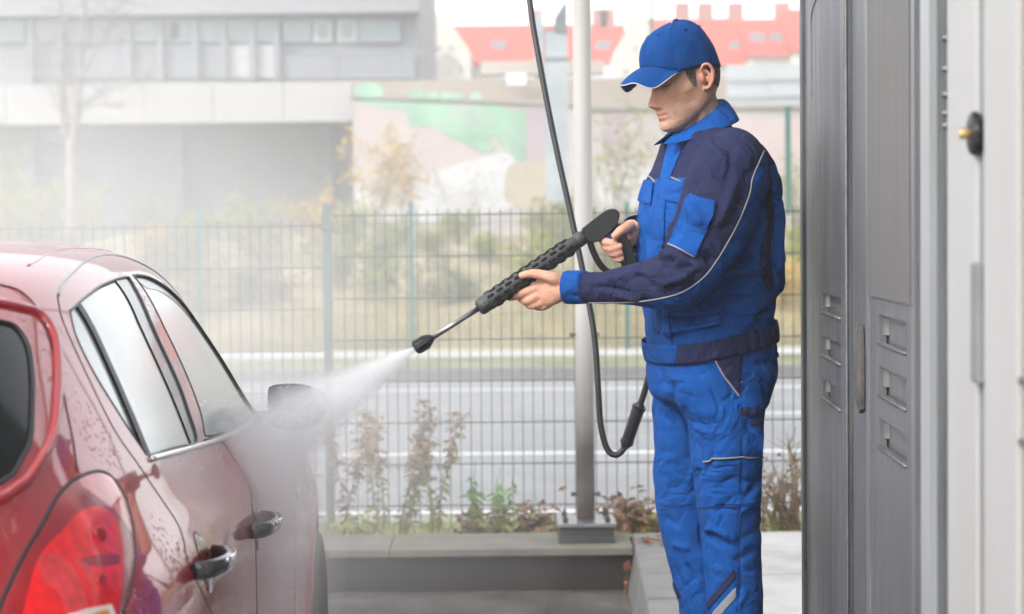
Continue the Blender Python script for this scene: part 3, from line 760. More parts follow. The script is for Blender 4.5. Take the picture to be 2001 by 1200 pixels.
# ================================================================== RED CAR
# t-knots: w, V(half width), R(rear u), F(front u), nr, nf
CAR_K = np.array([
 (.17,.780,.10,4.00,5.0,7.0), (.24,.825,.04,4.06,5.0,7.0), (.34,.850,.00,4.10,5.0,7.0), (.48,.862,.00,4.11,5.0,7.0), (.62,.866,.03,4.05,5.0,7.0), (.74,.868,.09,3.92,4.8,7.0), (.84,.868,.13,3.68,4.6,7.0), (.905,.862,.155,3.40,4.5,7.0), (.95,.846,.175,3.18,4.3,6.0), (.99,.822,.20,3.06,4.2,5.2), (1.08,.782,.26,2.93,4.0,4.3), (1.18,.738,.34,2.80,3.8,4.2), (1.27,.692,.42,2.68,3.6,4.1), (1.335,.658,.49,2.60,3.4,4.0), (1.38,.626,.56,2.53,3.2,3.9), (1.413,.588,.66,2.46,3.0,3.7), (1.438,.538,.80,2.39,2.8,3.4), (1.458,.460,1.0,2.30,2.6,3.0), (1.470,.350,1.25,2.19,2.4,2.6), (1.476,.20,1.55,2.06,2.2,2.3), (1.478,.02,1.86,1.93,2.0,2.0)])
UM = 1.90
def pchip(x, y, xq):
    h = np.diff(x); d = np.diff(y)/h; m = np.zeros(len(x))
    for i in range(1, len(x)-1):
        if d[i-1]*d[i] > 0:
            w1 = 2*h[i]+h[i-1]; w2 = h[i]+2*h[i-1]; m[i] = (w1+w2)/(w1/d[i-1]+w2/d[i])
    m[0] = d[0]; m[-1] = d[-1]
    k = np.clip(np.searchsorted(x, xq)-1, 0, len(h)-1); s = (xq-x[k])/h[k]
    return (2*s**3-3*s**2+1)*y[k]+(s**3-2*s**2+s)*h[k]*m[k]+(-2*s**3+3*s**2)*y[k+1]+(s**3-s**2)*h[k]*m[k+1]
def car_rows(n):
    K = CAR_K; T = np.concatenate([[0], np.cumsum(np.hypot(np.diff(K[:, 0]), np.diff(K[:, 1])))])
    tq = np.linspace(0, T[-1], n); A = np.stack([pchip(T, K[:, j], tq) for j in range(6)], 1)
    g = np.exp(-0.5*(np.arange(-7, 8)/2.6)**2); g /= g.sum()
    B = np.concatenate([2*A[:1]-A[7:0:-1], A, 2*A[-1:]-A[-2:-9:-1]])
    return np.stack([np.convolve(B[:, j], g, 'valid') for j in range(6)], 1)
PSI = R(.8); EU = np.array([-math.sin(PSI), math.cos(PSI), 0]); EV = np.array([math.cos(PSI), math.sin(PSI), 0])
CO = np.array([-1.385, 2.35, ZB])
def cw(u, v, w): return CO + EU*u + EV*v + np.array([0, 0, w])
NT, NP = 170, 260
RW = car_rows(NT)
UW = [(.80, .31), (3.40, .31)]                       # wheel centres
def flare(u, w):
    d = 0
    for a, b_ in UW:
        r_ = np.hypot(u-a, (w-b_)); d = d + .012*np.exp(-((r_-.40)/.07)**2)*(w > .2)
    return d
def vside(u, w):
    q = [np.interp(w, RW[:, 0], RW[:, j]) for j in range(1, 6)]
    a = (UM-q[1]) if u < UM else (q[2]-UM); n = q[3] if u < UM else q[4]
    k = 1-min(abs(u-UM)/a, .9999)**n
    return q[0]*k**(1/n) + float(flare(u, w))
grid = np.zeros((NT, NP, 3))
ph = np.linspace(0, math.pi/2, 500)
for i, (w, v_, r_, f_, n1, n2) in enumerate(RW):
    a1, a2 = UM-r_, f_-UM
    q1 = (np.abs(np.cos(ph)/a1)**n1+np.abs(np.sin(ph)/v_)**n1)**(-1/n1)
    q2 = (np.abs(np.cos(ph)/a2)**n2+np.abs(np.sin(ph)/v_)**n2)**(-1/n2)
    pts = np.concatenate([np.stack([UM-q1*np.cos(ph), q1*np.sin(ph)], 1), np.stack([UM+q2*np.cos(ph), q2*np.sin(ph)], 1)[::-1][1:]])
    s_ = np.concatenate([[0], np.cumsum(np.linalg.norm(np.diff(pts, axis=0), axis=1))])
    sq = np.linspace(0, s_[-1], NP)
    uu = np.interp(sq, s_, pts[:, 0]); vv = np.interp(sq, s_, pts[:, 1])
    grid[i, :, 0] = uu; grid[i, :, 1] = vv + flare(uu, w)*(vv/v_)**4; grid[i, :, 2] = w
hV = grid.reshape(-1, 3); hF = [(i*NP+j, (i+1)*NP+j, (i+1)*NP+j+1, i*NP+j+1) for i in range(NT-1) for j in range(NP-1)]

m_paint = mat('wet_dark_red_paint', (0.36, 0.002, 0.006), 0.4, metal=0.0, var=0.06, scale=3, coat=1.0, coat_r=0.05, spec=0.2); m_paint.node_tree.nodes['Principled BSDF'].inputs['Coat IOR'].default_value = 1.8
# beads of water standing on the paint
t = m_paint.node_tree; N = t.nodes; L = t.links; b = N['Principled BSDF']
tc = N.new('ShaderNodeTexCoord'); vo = N.new('ShaderNodeTexVoronoi'); vo.inputs['Scale'].default_value = 95; L.new(tc.outputs['Object'], vo.inputs['Vector'])
nz = N.new('ShaderNodeTexNoise'); nz.inputs['Scale'].default_value = 5; L.new(tc.outputs['Object'], nz.inputs['Vector'])
th = N.new('ShaderNodeMapRange'); th.inputs[1].default_value = .44; th.inputs[2].default_value = .6; th.inputs[4].default_value = .42; L.new(nz.outputs['Fac'], th.inputs[0])
sb = N.new('ShaderNodeMath'); sb.operation = 'SUBTRACT'; L.new(th.outputs[0], sb.inputs[0]); L.new(vo.outputs['Distance'], sb.inputs[1])
mx = N.new('ShaderNodeMath'); mx.operation = 'MAXIMUM'; L.new(sb.outputs[0], mx.inputs[0])
mx.inputs[1].default_value = 0
bp = N.new('ShaderNodeBump'); bp.inputs['Strength'].default_value = .9; bp.inputs['Distance'].default_value = .003; L.new(mx.outputs[0], bp.inputs['Height']); L.new(bp.outputs[0], b.inputs['Coat Normal'])
m_cglass = mat('car_side_glass', (0.14, 0.17, 0.17), 0.25, var=0.2, scale=2, spec=0.9, coat=1.0, coat_r=.16, col2=(0.30, 0.35, 0.35))
m_rglass = mat('car_rear_glass', (0.006, 0.008, 0.008), 0.10, var=0.2, scale=3, spec=0.22)
m_seal = mat('black_rubber', (0.018, 0.019, 0.02), 0.45, var=0.2)
m_pillar = mat('grey_black_pillar', (0.10, 0.105, 0.11), 0.25, var=0.1, coat=.5)
m_lens = mat('red_lamp_lens', (0.80, 0.003, 0.005), 0.2, var=0.25, scale=40, coat=0.25, coat_r=.02)
m_lensd = mat('maroon_lamp_lens', (0.30, 0.005, 0.010), 0.2, var=0.2, scale=10, coat=0.2, coat_r=.02)
m_lensp = mat('pink_reflection_lens', (0.60, 0.10, 0.11), 0.15, var=0.3, scale=30, coat=0.6, coat_r=.02)
m_lensm = mat('reflection_red_lens', (0.72, 0.03, 0.035), 0.15, var=0.3, scale=30, coat=0.6, coat_r=.02)
m_lensw = mat('clear_white_lens', (0.75, 0.70, 0.62), 0.12, var=0.1, scale=30, coat=1.0, coat_r=.02)
m_orange = mat('amber_lens', (0.75, 0.25, 0.03), 0.2, coat=1.0)
m_chrome = mat('chrome', (0.75, 0.76, 0.77), 0.12, metal=1.0, var=0.03)
m_gloss = mat('gloss_black', (0.02, 0.021, 0.023), 0.12, coat=1.0)

car_ = empty('red_car', CO+EU*2, 'wet dark red hatchback being sprayed, seen from its right rear corner', 'car')
def tow(V): V = np.asarray(V, float); return CO + V[:, :1]*EU + V[:, 1:2]*EV + V[:, 2:]*np.array([0, 0, 1.0])
def mirror_mesh(V, Fc):
    V = np.asarray(V, float); n = len(V); V2 = V.copy(); V2[:, 1] *= -1
    return np.concatenate([V, V2]), list(Fc)+[tuple(reversed([i+n for i in f])) for f in Fc]
def both(name, V, Fc, m, parent, smooth=True):
    """the right-hand part, and its mirror twin as a part of its own"""
    V = np.asarray(V, float); r_ = obj(name, tow(V), Fc, m, parent, smooth)
    V2 = V.copy(); V2[:, 1] *= -1
    obj(name, tow(V2), [tuple(reversed(f)) for f in Fc], m, parent, smooth)
    return r_
poly = lambda pts, m=4: spline(pts, m, True)
QR = [(1.14, 1.345), (1.078, 1.302), (1.049, 1.233), (1.057, 1.161), (1.083, 1.108), (1.105, 1.094)]
P_rear = QR+[(1.265, 1.087), (1.40, 1.079), (1.545, 1.071), (1.60, 1.13), (1.632, 1.18), (1.675, 1.29), (1.74, 1.36), (1.782, 1.388), (1.74, 1.391), (1.635, 1.389), (1.48, 1.382), (1.36, 1.372), (1.25, 1.36)]
P_front = [(1.649, 1.071), (1.72, 1.118), (1.77, 1.221), (1.795, 1.306), (1.84, 1.383), (1.87, 1.392), (1.95, 1.390), (2.04, 1.380), (2.17, 1.345), (2.28, 1.29), (2.37, 1.206), (2.45, 1.12), (2.50, 1.045), (2.40, 1.038), (2.1, 1.044), (1.822, 1.057)]
P_lamp = [(.732, 1.1), (.792, 1.102), (.84, 1.096), (.864, 1.079), (.866, 1.049), (.839, 1.015), (.788, .982), (.736, .958), (.664, .931), (.60, .903), (.50, .86), (.40, .81), (.30, .76), (.21, .75), (.23, .84), (.30, .91), (.383, .966), (.426, .99), (.493, 1.023), (.56, 1.05), (.64, 1.081), (.70, 1.096)]
P_rg = [(-.1, 1.375), (.3, 1.370), (.50, 1.358), (.569, 1.341), (.592, 1.326), (.612, 1.297), (.631, 1.252), (.645, 1.208), (.655, 1.167), (.653, 1.142), (.640, 1.117), (.55, 1.10), (.3, 1.09), (-.1, 1.085)]
P_ws = [(-.1, 1.44), (.3, 1.43), (.48, 1.40), (.56, 1.34), (.63, 1.22), (.69, 1.10), (.66, 1.03), (.3, .99), (-.1, .985)]
def cut(V, Fc, pts, use, cond=None):
    """split a patch by polygon in (u,w) or (v,w) space; returns (inside, outside)"""
    V = np.asarray(V); q = V[:, [0, 2]] if use == 'u' else V[:, [1, 2]]
    sd = inpoly_sd(q, pts)
    if cond is not None: sd = np.where(cond(V), sd, np.maximum(sd, .05))
    return split(V, Fc, sd)
body = (hV, hF)
g_rear, body = cut(*body, poly(P_rear), 'u', lambda V: V[:, 1] > .3)
g_front, body = cut(*body, poly(P_front), 'u', lambda V: V[:, 1] > .3)
g_lamp, body = cut(*body, poly(P_lamp), 'u')
g_rg, body = cut(*body, poly(P_rg), 'v', lambda V: V[:, 0] < UM)
g_ws, body = cut(*body, poly(P_ws), 'v', lambda V: V[:, 0] > UM)
for a, b_ in UW:
    V_ = np.asarray(body[0]); r_ = np.hypot(V_[:, 0]-a, V_[:, 2]-b_)-.345
    _, body = split(body[0], body[1], np.where(V_[:, 1] > .4, r_, .05))
bodyV, bodyF = mirror_mesh(*body)
bo = obj('body', tow(bodyV), bodyF, m_paint, car_, smooth=True)

def inset(V, d):
    V = np.array(V, float); V[:, 1] -= d*np.sign(V[:, 1])*(.9); V[:, 2] -= d*.3; return V
P_div = [(1.215, 1.375), (1.164, 1.27), (1.125, 1.191), (1.100, 1.126), (1.080, 1.06), (1.110, 1.06), (1.128, 1.116), (1.152, 1.188), (1.190, 1.268), (1.246, 1.375)]
P_bp = [(1.672, 1.42), (1.575, 1.306), (1.535, 1.206), (1.480, 1.04), (1.70, 1.04), (1.80, 1.2), (1.90, 1.42)]
a_bp, gl = cut(*g_rear, P_bp, 'u'); a_dv, gl = cut(*gl, P_div, 'u')
both('pillar_trim', inset(a_bp[0], .003), a_bp[1], m_pillar, car_); both('window_divider', inset(a_dv[0], .001), a_dv[1], m_seal, car_)
lV = np.asarray(gl[0]); xdiv = np.interp(lV[:, 2], [1.06, 1.126, 1.191, 1.27, 1.375], [1.095, 1.112, 1.137, 1.176, 1.23])
q_, d_ = split(lV, gl[1], lV[:, 0]-xdiv)
both('quarter_window', inset(q_[0], .006), q_[1], m_cglass, car_); both('rear_door_window', inset(d_[0], .006), d_[1], m_cglass, car_)
fV = np.asarray(g_front[0]); sd = inpoly_sd(fV[:, [0, 2]], poly(P_front))
f_in, f_edge = split(fV, g_front[1], np.where(fV[:, 0]+ (fV[:, 2]-1.2)*.6 > 1.99, sd+.028, sd+.004))
both('front_door_window', inset(f_in[0], .006), f_in[1], m_cglass, car_); both('window_edge_band', inset(f_edge[0], .005), f_edge[1], m_pillar, car_)
V, Fc = mirror_mesh(*g_rg); V[:, 0] += .006; V[:, 2] -= .002; rgl = obj('rear_window', tow(V), Fc, m_rglass, car_, smooth=True)
V, Fc = mirror_mesh(*g_ws); V[:, 0] -= .005; obj('windscreen', tow(V), Fc, m_rglass, car_, smooth=True)
V, Fc = mirror_mesh(hV[:NP], []); lo = [tuple(V[i]) for i in range(NP)]+[tuple(V[NP+i]) for i in range(NP)]
obj('underbody', tow(np.array(lo)), [(j, j+1, NP+j+1, NP+j) for j in range(NP-1)], m_seal, car_)
# seams and seals as real beads on the surface
def bead(name, pts, r_, m, off=0.0, parent=None, sm=6):
    q = spline([(u, vside(u, w)+off, w) for u, w in pts], sm)
    q = np.array([(u, vside(u, w)+off, w) for u, _, w in q])
    V, Fc = tube(q, r_, 8); both(name, V, Fc, m, parent or car_)
m_wseal = mat('grey_window_seal', (0.07, 0.072, 0.075), 0.35)
bead('window_seal', P_rear+[P_rear[0]], .0028, m_wseal, -.001); bead('window_seal', P_front+[P_front[0]], .0028, m_wseal, -.001)
bead('sill_strip', [(1.10, 1.088), (1.265, 1.079), (1.545, 1.063), (1.822, 1.048), (2.1, 1.036), (2.40, 1.030)], .006, m_chrome, .002)
m_seam = mat('seam_shadow_red', (0.04, 0.002, 0.004), 0.5)
bead('rear_door_seam', [(1.151, 1.371), (1.079, 1.337), (1.03, 1.278), (.985, 1.16), (1.02, 1.076), (1.06, .991), (1.04, .955), (1.005, .93), (1.01, .90), (1.076, .845), (1.146, .80), (1.20, .70), (1.22, .55), (1.24, .36)], .0022, m_seam, -.001)
bead('front_door_seam', [(1.62, 1.065), (1.80, 1.045), (1.86, .98), (1.855, .93), (1.80, .90), (1.79, .82), (1.80, .66), (1.80, .36)], .0022, m_seam, -.001)
bead('fender_seam', [(2.62, 1.02), (2.66, .93), (2.67, .80), (2.66, .55), (2.64, .36)], .0022, m_seam, -.001)
bead('hatch_seam', [(1.00, 1.396), (1.029, 1.388), (1.029, 1.373), (1.007, 1.349), (.961, 1.308), (.903, 1.252), (.842, 1.198), (.796, 1.153), (.746, 1.108)], .0026, m_seam, -.001)
bead('roof_gutter', [(1.156, 1.372), (1.255, 1.392), (1.432, 1.412), (1.618, 1.426), (1.821, 1.434), (2.0, 1.434), (2.12, 1.420), (2.22, 1.388), (2.32, 1.34), (2.42, 1.27), (2.52, 1.19), (2.62, 1.09), (2.68, 1.02)], .0034, m_pillar, -.001)
bead('roof_rib', [(1.245, 1.424), (1.463, 1.440), (1.70, 1.4495), (1.95, 1.4495), (2.15, 1.440)], .0026, m_paint, -.001)
q = np.array([(u, v, w) for v, w, u in [(v, w, 0) for v, w in poly(P_rg, 3)]])
def urear(v, w):
    r_ = [np.interp(w, RW[:, 0], RW[:, j]) for j in range(1, 6)]
    return UM-(UM-r_[1])*max(1-(abs(v)/r_[0])**r_[3], 0)**(1/r_[3])
q = np.array([(urear(v, w)+.003, v, w) for v, w in poly(P_rg, 3) if v > -.05])
k0 = int(np.argmin(q[:, 1])); V, Fc = tube(np.roll(q, -k0-1, axis=0) if q[k0+1 if k0+1 < len(q) else 0, 1] > .3 else q, .004, 8); both('rear_window_seal', V, Fc, m_seal, car_)
# raised paint frame round the rear window
pg = poly(P_rg, 3); nx_ = np.roll(pg, -1, axis=0)-np.roll(pg, 1, axis=0); nx_ = np.stack([-nx_[:, 1], nx_[:, 0]], 1)/np.linalg.norm(nx_, axis=1)[:, None]
fr = [(v, w) for v, w in pg+nx_*.020*(-1 if np.mean((pg-pg.mean(0))*nx_) < 0 else 1) if v > -.05]
V, Fc = tube([(urear(v, w)-.0005, v, w) for v, w in fr], .010, 8); both('hatch_frame', V, Fc, m_paint, car_)
# tail lamp
lp = np.asarray(g_lamp[0]); sdl = inpoly_sd(lp[:, [0, 2]], poly(P_lamp))
bulge = np.clip(-sdl/.05, 0, 1)**.5*.010
lp = lp.copy(); lp[:, 1] += bulge*.8; lp[:, 0] -= bulge*.6
P_red = [(.30, .80), (.33, .90), (.40, .955), (.477, 1.001), (.527, 1.023), (.596, 1.041), (.655, 1.056), (.725, 1.058), (.765, 1.036), (.745, 1.002), (.70, .972), (.645, .944), (.587, .912), (.48, .86), (.38, .81)]
P_a1 = [(.42, .93), (.47, .985), (.504, 1.017), (.541, 1.012), (.552, .988), (.534, .958), (.50, .92), (.44, .875), (.41, .89), (.45, .925), (.475, .955), (.478, .98), (.455, .965)]  # arcs of reflected light, coloured into the lens
P_a2 = [(.556, 1.014), (.583, .998), (.590, .978), (.565, .950), (.530, .922), (.470, .885), (.460, .893), (.515, .925), (.548, .953), (.568, .98), (.562, 1.0)]
P_bd = [(.586, .999), (.700, .986), (.680, .974), (.594, .985)]
P_pk = [(.728, 1.096), (.802, 1.11), (.88, 1.10), (.90, 1.07), (.89, 1.03), (.836, 1.0), (.80, 1.004), (.790, 1.029), (.770, 1.05), (.744, 1.073)]  # pinkish reflection on the lamp's upper corner, painted as lens colour
lamp_ = cut(lp, g_lamp[1], poly(P_red), 'u'); rd, rim_ = lamp_
pk, rim_ = cut(*rim_, poly(P_pk), 'u')
lens = both('tail_lamp', rim_[0], rim_[1], m_lensd, car_)
obj('reflection_corner', tow(pk[0]), pk[1], m_lensp, lens, smooth=True)
a1, rd = cut(*rd, poly(P_a1), 'u'); a2, rd = cut(*rd, poly(P_a2), 'u'); bd, rd = cut(*rd, poly(P_bd), 'u')
obj('red_reflector', tow(rd[0]), rd[1], m_lens, lens, smooth=True); obj('reflection_arc', tow(a1[0]), a1[1], m_lensm, lens, smooth=True)
obj('reflection_arc', tow(a2[0]), a2[1], m_lensm, lens, smooth=True); obj('dark_band', tow(bd[0]), bd[1], m_lensd, lens, smooth=True)
for (u, w, r_) in ((.675, 1.021, .012), (.590, .965, .010)):
    c_ = cw(u, vside(u, w)+.0125, w); V, Fc = lathe([(r_, -.012), (r_, .0), (r_*.75, .004), (r_*.5, .001), (.0005, .003)], 20, align(EV*.75-EU*.5+np.array([0, 0, .35]), c_)); obj('bulb_dome', V, Fc, m_lensd, lens, smooth=True)
wl = [(.471, .938), (.52, .937), (.578, .932), (.572, .915), (.50, .895), (.45, .90)]
V = [(u-.006, vside(u, w)+.012, w) for u, w in wl]; obj('reversing_lamp', tow(np.array(V+[(a, b_-.02, c) for a, b_, c in V])), [tuple(range(6))]+[(i, 6+i, 6+(i+1) % 6, (i+1) % 6) for i in range(6)], m_lensw, lens)
ob = [(.52, .930), (.56, .928), (.555, .914), (.52, .908)]
V = [(u-.0065, vside(u, w)+.0128, w) for u, w in ob]; obj('amber_segment', tow(np.array(V+[(a, b_-.012, c) for a, b_, c in V])), [(0, 1, 2, 3)]+[(i, 4+i, 4+(i+1) % 4, (i+1) % 4) for i in range(4)], m_orange, lens)
bead('lamp_gap', P_lamp+[P_lamp[0]], .0034, m_seal, -.001)
# door handles: cup, bar, end caps
def handle(u0, u1, w, nm):
    cu = (u0+u1)/2+.03
    prof = []
    V, Fc = lathe([(.0005, -.004), (.5, -.003), (.85, .0), (1.0, .003)], 24)
    c_ = np.array([(cu+x*.045, vside(cu+x*.045, w-.005+y*.055)+.0015-.002*(1-math.hypot(x, y)), w-.005+y*.055) for x, y, z in V])
    cup = both('handle_cup', c_, Fc, mat('handle_cup_paint', (0.10, 0.004, 0.008), 0.3, coat=1.0), car_)
    rings = []
    for s in np.linspace(0, 1, 15):
        u = u0+(u1-u0)*s; v = vside(u, w)+.004+.040*math.sin(math.pi*min(max(s, .0), 1))**.45
        hh, tt = .016, .011
        rings.append([(u, v+tt*math.cos(a)*(1 if math.cos(a) > 0 else .6), w+hh*math.sin(a)) for a in np.linspace(0, 2*math.pi, 14, endpoint=False)])
    V, Fc = loft(rings); hb = both('door_handle', V, Fc, m_gloss, car_)
    rings = []
    for s in np.linspace(.28, .9, 9):
        u = u0+(u1-u0)*s; v = vside(u, w)+.004+.040*math.sin(math.pi*s)**.45+.0115
        rings.append([(u, v+.0025*math.cos(a), w+.009+.006*math.sin(a)) for a in np.linspace(0, 2*math.pi, 10, endpoint=False)])
    V, Fc = loft(rings); obj('chrome_strip', tow(V), Fc, m_chrome, hb, smooth=True)
handle(1.01, 1.20, .905, 'rear'); handle(1.70, 1.90, .868, 'front')
# side repeater
V, Fc = lathe([(1, -.003), (1, .002), (.7, .006), (.01, .008)], 20)
u0, w0 = 2.74, .812
rp = both('side_repeater', [(u0+x*.035, vside(u0, w0)+z, w0+y*.016) for x, y, z in V], Fc, m_lensw, car_)
obj('amber_bulb', tow(np.array([(u0+x*.014, vside(u0, w0)+z+.0032, w0+y*.009) for x, y, z in V])), Fc, m_orange, rp, smooth=True)
# door mirror: housing shell and glass facing back
mo = [(.832, 1.100), (.842, 1.112), (.87, 1.116), (.91, 1.115), (.945, 1.106), (.968, 1.09), (.972, 1.06), (.955, 1.025), (.92, 1.008), (.87, 1.006), (.838, 1.018), (.832, 1.05)]
mo = spline(mo, 4, True); cc = mo.mean(0); rings = []
for du, k in ((-.004, .985), (-.006, 1.0), (.01, 1.02), (.05, 1.0), (.09, .85), (.115, .55), (.122, .1)):
    rings.append([(2.40+du, cc[0]+(a-cc[0])*k, cc[1]+(b_-cc[1])*k) for a, b_ in mo])
V, Fc = loft(rings); mh = both('mirror_housing', V, Fc, m_gloss, car_)
V, Fc = loft([[(2.397+dz, cc[0]+(a-cc[0])*k, cc[1]+(b_-cc[1])*k) for a, b_ in mo] for k, dz in ((.955, 0), (.93, -.0035))]); V = np.array(V); V[:, 0] -= .002
obj('mirror_glass', tow(V), Fc, mat('wet_mirror_glass', (0.045, 0.047, 0.05), 0.4, metal=0.3, var=0.06, scale=20, bump=.1, bscale=150), mh, smooth=True)
V, Fc = tube([(2.44, .80, 1.02), (2.43, .83, 1.03), (2.43, .87, 1.04)], [.03, .025, .022], 10); both('mirror_arm', V, Fc, m_gloss, car_)
# wheels in dark arches
m_tyre = mat('wet_tyre', (0.02, 0.02, 0.021), 0.5, var=0.2, scale=30); m_rim = mat('alloy_rim', (0.62, 0.63, 0.64), 0.25, metal=0.9)
tyre_p = [(.20, -.09), (.23, -.105), (.29, -.10), (.312, -.085), (.316, -.05), (.316, .05), (.312, .085), (.29, .10), (.23, .105), (.20, .09)]
for (a, b_) in UW:
    for sg in (1, -1):
        c_ = cw(a, sg*.765, b_); Mx = align(EV*sg, c_)
        arc = np.linspace(-.35, math.pi+.35, 24); rr = .36
        V = [(a+rr*math.cos(x), sg*vv_, b_+rr*math.sin(x)) for vv_ in (.84, .50) for x in arc]
        V, Fc = np.array(V), [(j, j+1, 24+j+1, 24+j) for j in range(23)]+[tuple(range(24, 48))]
        obj('arch_liner', tow(V), Fc, m_seal, car_)
        wh = obj('wheel', *lathe([(.05, -.05), (.19, -.06), (.205, -.09), (.212, -.09), (.206, .05), (.19, .03), (.06, .04), (.05, .055), (.002, .058)], 40, Mx), m_rim, car_, smooth=True); smooth_angle(wh, 35)
        V, Fc = lathe(tyre_p, 48, Mx); ty = obj('tyre', V, Fc, m_tyre, wh, smooth=True); smooth_angle(ty, 60)
        for k in range(7):
            an = k/7*2*math.pi; d0 = Vector((math.cos(an), math.sin(an), 0)); tn = Vector((-math.sin(an), math.cos(an), 0))
            pts = [Mx @ (d0*r_+tn*w_+Vector((0, 0, z))) for r_, hw in ((.05, .022), (.205, .03)) for w_ in (-hw, hw) for z in (.035, .075 if r_ < .1 else .085)]
            obj('spoke', [tuple(p) for p in pts], [(0,2,3,1), (4,5,7,6), (0,1,5,4), (2,6,7,3), (1,3,7,5), (0,4,6,2)], m_rim, wh)
# ================================================================== THE WORKER
A0 = R(20); FD = np.array([-math.cos(A0), -math.sin(A0), 0]); LD = np.array([math.sin(A0), -math.cos(A0), 0])
Y0 = 5.0
ZUP = np.array([0, 0, 1.0])
def PXY(V):
    """where points of the place appear, in photo pixels"""
    d = np.asarray(V, float)-EYE; z = d @ FWD
    return np.stack([1000.5+FPX*(d @ RIGHT)/z, 600-FPX*(d @ UP)/z], 1)
def ering(c, A, B, n=64, tilt=0, ex=2.4, fd=FD, ld=LD):
    out = []
    for k in range(n):
        th = 2*math.pi*k/n; cs, sn = math.cos(th), math.sin(th)
        x = math.copysign(abs(cs)**(2/ex), cs); y = math.copysign(abs(sn)**(2/ex), sn)
        out.append(c + fd*A*x + ld*B*y - ZUP*tilt*x)
    return np.array(out)
def pring(py, xf, xb, B, Y=Y0, tilt=0, ex=2.4, n=64):
    a, b_ = P(xf, py, Y), P(xb, py, Y); w = abs(b_[0]-a[0])/2
    A = math.sqrt(max(w*w-(B*math.sin(A0))**2, .0004))/math.cos(A0)
    return ering((a+b_)/2, A, B, n, tilt, ex)
def rings_smooth(rs, m=4):
    rs = np.array(rs); return spline(rs.reshape(len(rs), -1), m).reshape(-1, rs.shape[1], 3)
def folds(V, Fc, lst, noise=0.0, nscale=(9, 9, 16), seed=1, back=.0):
    """cloth folds: ridges and creases along traced lines on the side that faces the camera, plus soft random puckers"""
    V = np.array(V, float); N = vnormals(V, Fc); px = PXY(V)
    vd = V-EYE; vd /= np.linalg.norm(vd, axis=1)[:, None]
    fac = np.clip(-(N*vd).sum(1)*1.6, 0, 1)
    d = np.zeros(len(V))
    for pts, sig, amp in lst:
        pts = spline(np.array(pts, float), 4) if len(pts) > 2 else np.array(pts, float)
        best = np.full(len(V), 1e9); tt = np.zeros(len(V)); nseg = len(pts)-1
        for i in range(nseg):
            e = pts[i+1]-pts[i]; w = px-pts[i]; t = np.clip((w @ e)/max(e @ e, 1e-9), 0, 1)
            q = np.linalg.norm(w-t[:, None]*e, axis=1); s = q < best
            best = np.where(s, q, best); tt = np.where(s, (i+t)/nseg, tt)
        d += 1.7*amp*np.exp(-(best/(sig*.9))**2)*np.clip(np.sin(math.pi*np.clip(tt, .02, .98))*1.5, 0, 1)*fac
    if noise:
        for M_, sd_, w_ in (((5, 5, 17), 21, 1.0), ((11, 9, 8), 27, .8)):
            q = V @ np.array([[.8, 0, -.6], [0, 1, 0], [.6, 0, .8]]) if w_ < 1 else V
            w0 = q+.03*np.stack([vnoise(q*6, seed+40+k) for k in range(3)], 1)
            rdg = (1-np.abs(vnoise(w0*np.array(M_), seed+sd_)))**4
            d -= w_*noise*1.9*rdg*np.clip(.45+.9*vnoise(q*3.1, seed+60), 0, 1.2)
        d += noise*(vnoise(V*np.array(nscale), seed)+.5*vnoise(V*np.array(nscale)*2.3, seed+3))
    return V+N*d[:, None]
def biggest(V, Fc):
    par = list(range(len(V)))
    def fd(a):
        while par[a] != a: par[a] = par[par[a]]; a = par[a]
        return a
    for f in Fc:
        for k in f[1:]: par[fd(k)] = fd(f[0])
    cnt = {}
    for f in Fc: cnt[fd(f[0])] = cnt.get(fd(f[0]), 0)+1
    best = max(cnt, key=cnt.get); F2 = [f for f in Fc if fd(f[0]) == best]
    ids = sorted({i for f in F2 for i in f}); mp_ = {i: k for k, i in enumerate(ids)}
    return [V[i] for i in ids], [tuple(mp_[i] for i in f) for f in F2]
def patch(name, V, Fc, pts, off, m, parent, thick=.002, sm=3, flat=False, keep=None):
    """piece of cloth sewn on: the part of the surface inside the outline, lifted off it"""
    V = np.asarray(V, float); N = vnormals(V, Fc)
    vd = V-EYE; vd /= np.linalg.norm(vd, axis=1)[:, None]; fc = -(N*vd).sum(1)
    sd = inpoly_sd(PXY(V), spline(pts, sm, True) if sm > 1 else np.array(pts, float))
    sd = np.where(fc > .03, sd, np.maximum(sd, 4))
    if keep is not None: sd = np.where(keep(V), sd, np.maximum(sd, 4))
    q, _ = split(V, Fc, sd, -1)
    if not q[1]: return None
    q = biggest(*q)
    qv = np.array(q[0]); qn = vnormals(qv, q[1])
    o = obj(name, qv+qn*off, q[1], m, parent, smooth=True)
    md = o.modifiers.new('cloth', 'SOLIDIFY'); md.thickness = thick; md.offset = 1
    return o
def piping(name, V, Fc, pts, r_, m, parent, lift=0.0):
    """cord lying on the surface along a line"""
    T = BVHTree.FromPolygons([tuple(v) for v in V], Fc)
    q = []
    for x, y in spline(np.array(pts, float), 8):
        d = P(x, y, 5)-EYE; h = T.ray_cast(Vector(EYE), Vector(norm(d)))
        if h[0] is not None: q.append(np.array(h[0])+np.array(h[1])*(r_*.4+lift))
    if len(q) > 2:
        q = np.array(q); q[1:-1] = (q[:-2]+q[1:-1]*2+q[2:])/4
        a, b_ = tube(q, r_, 6); return obj(name, a, b_, m, parent, smooth=True)

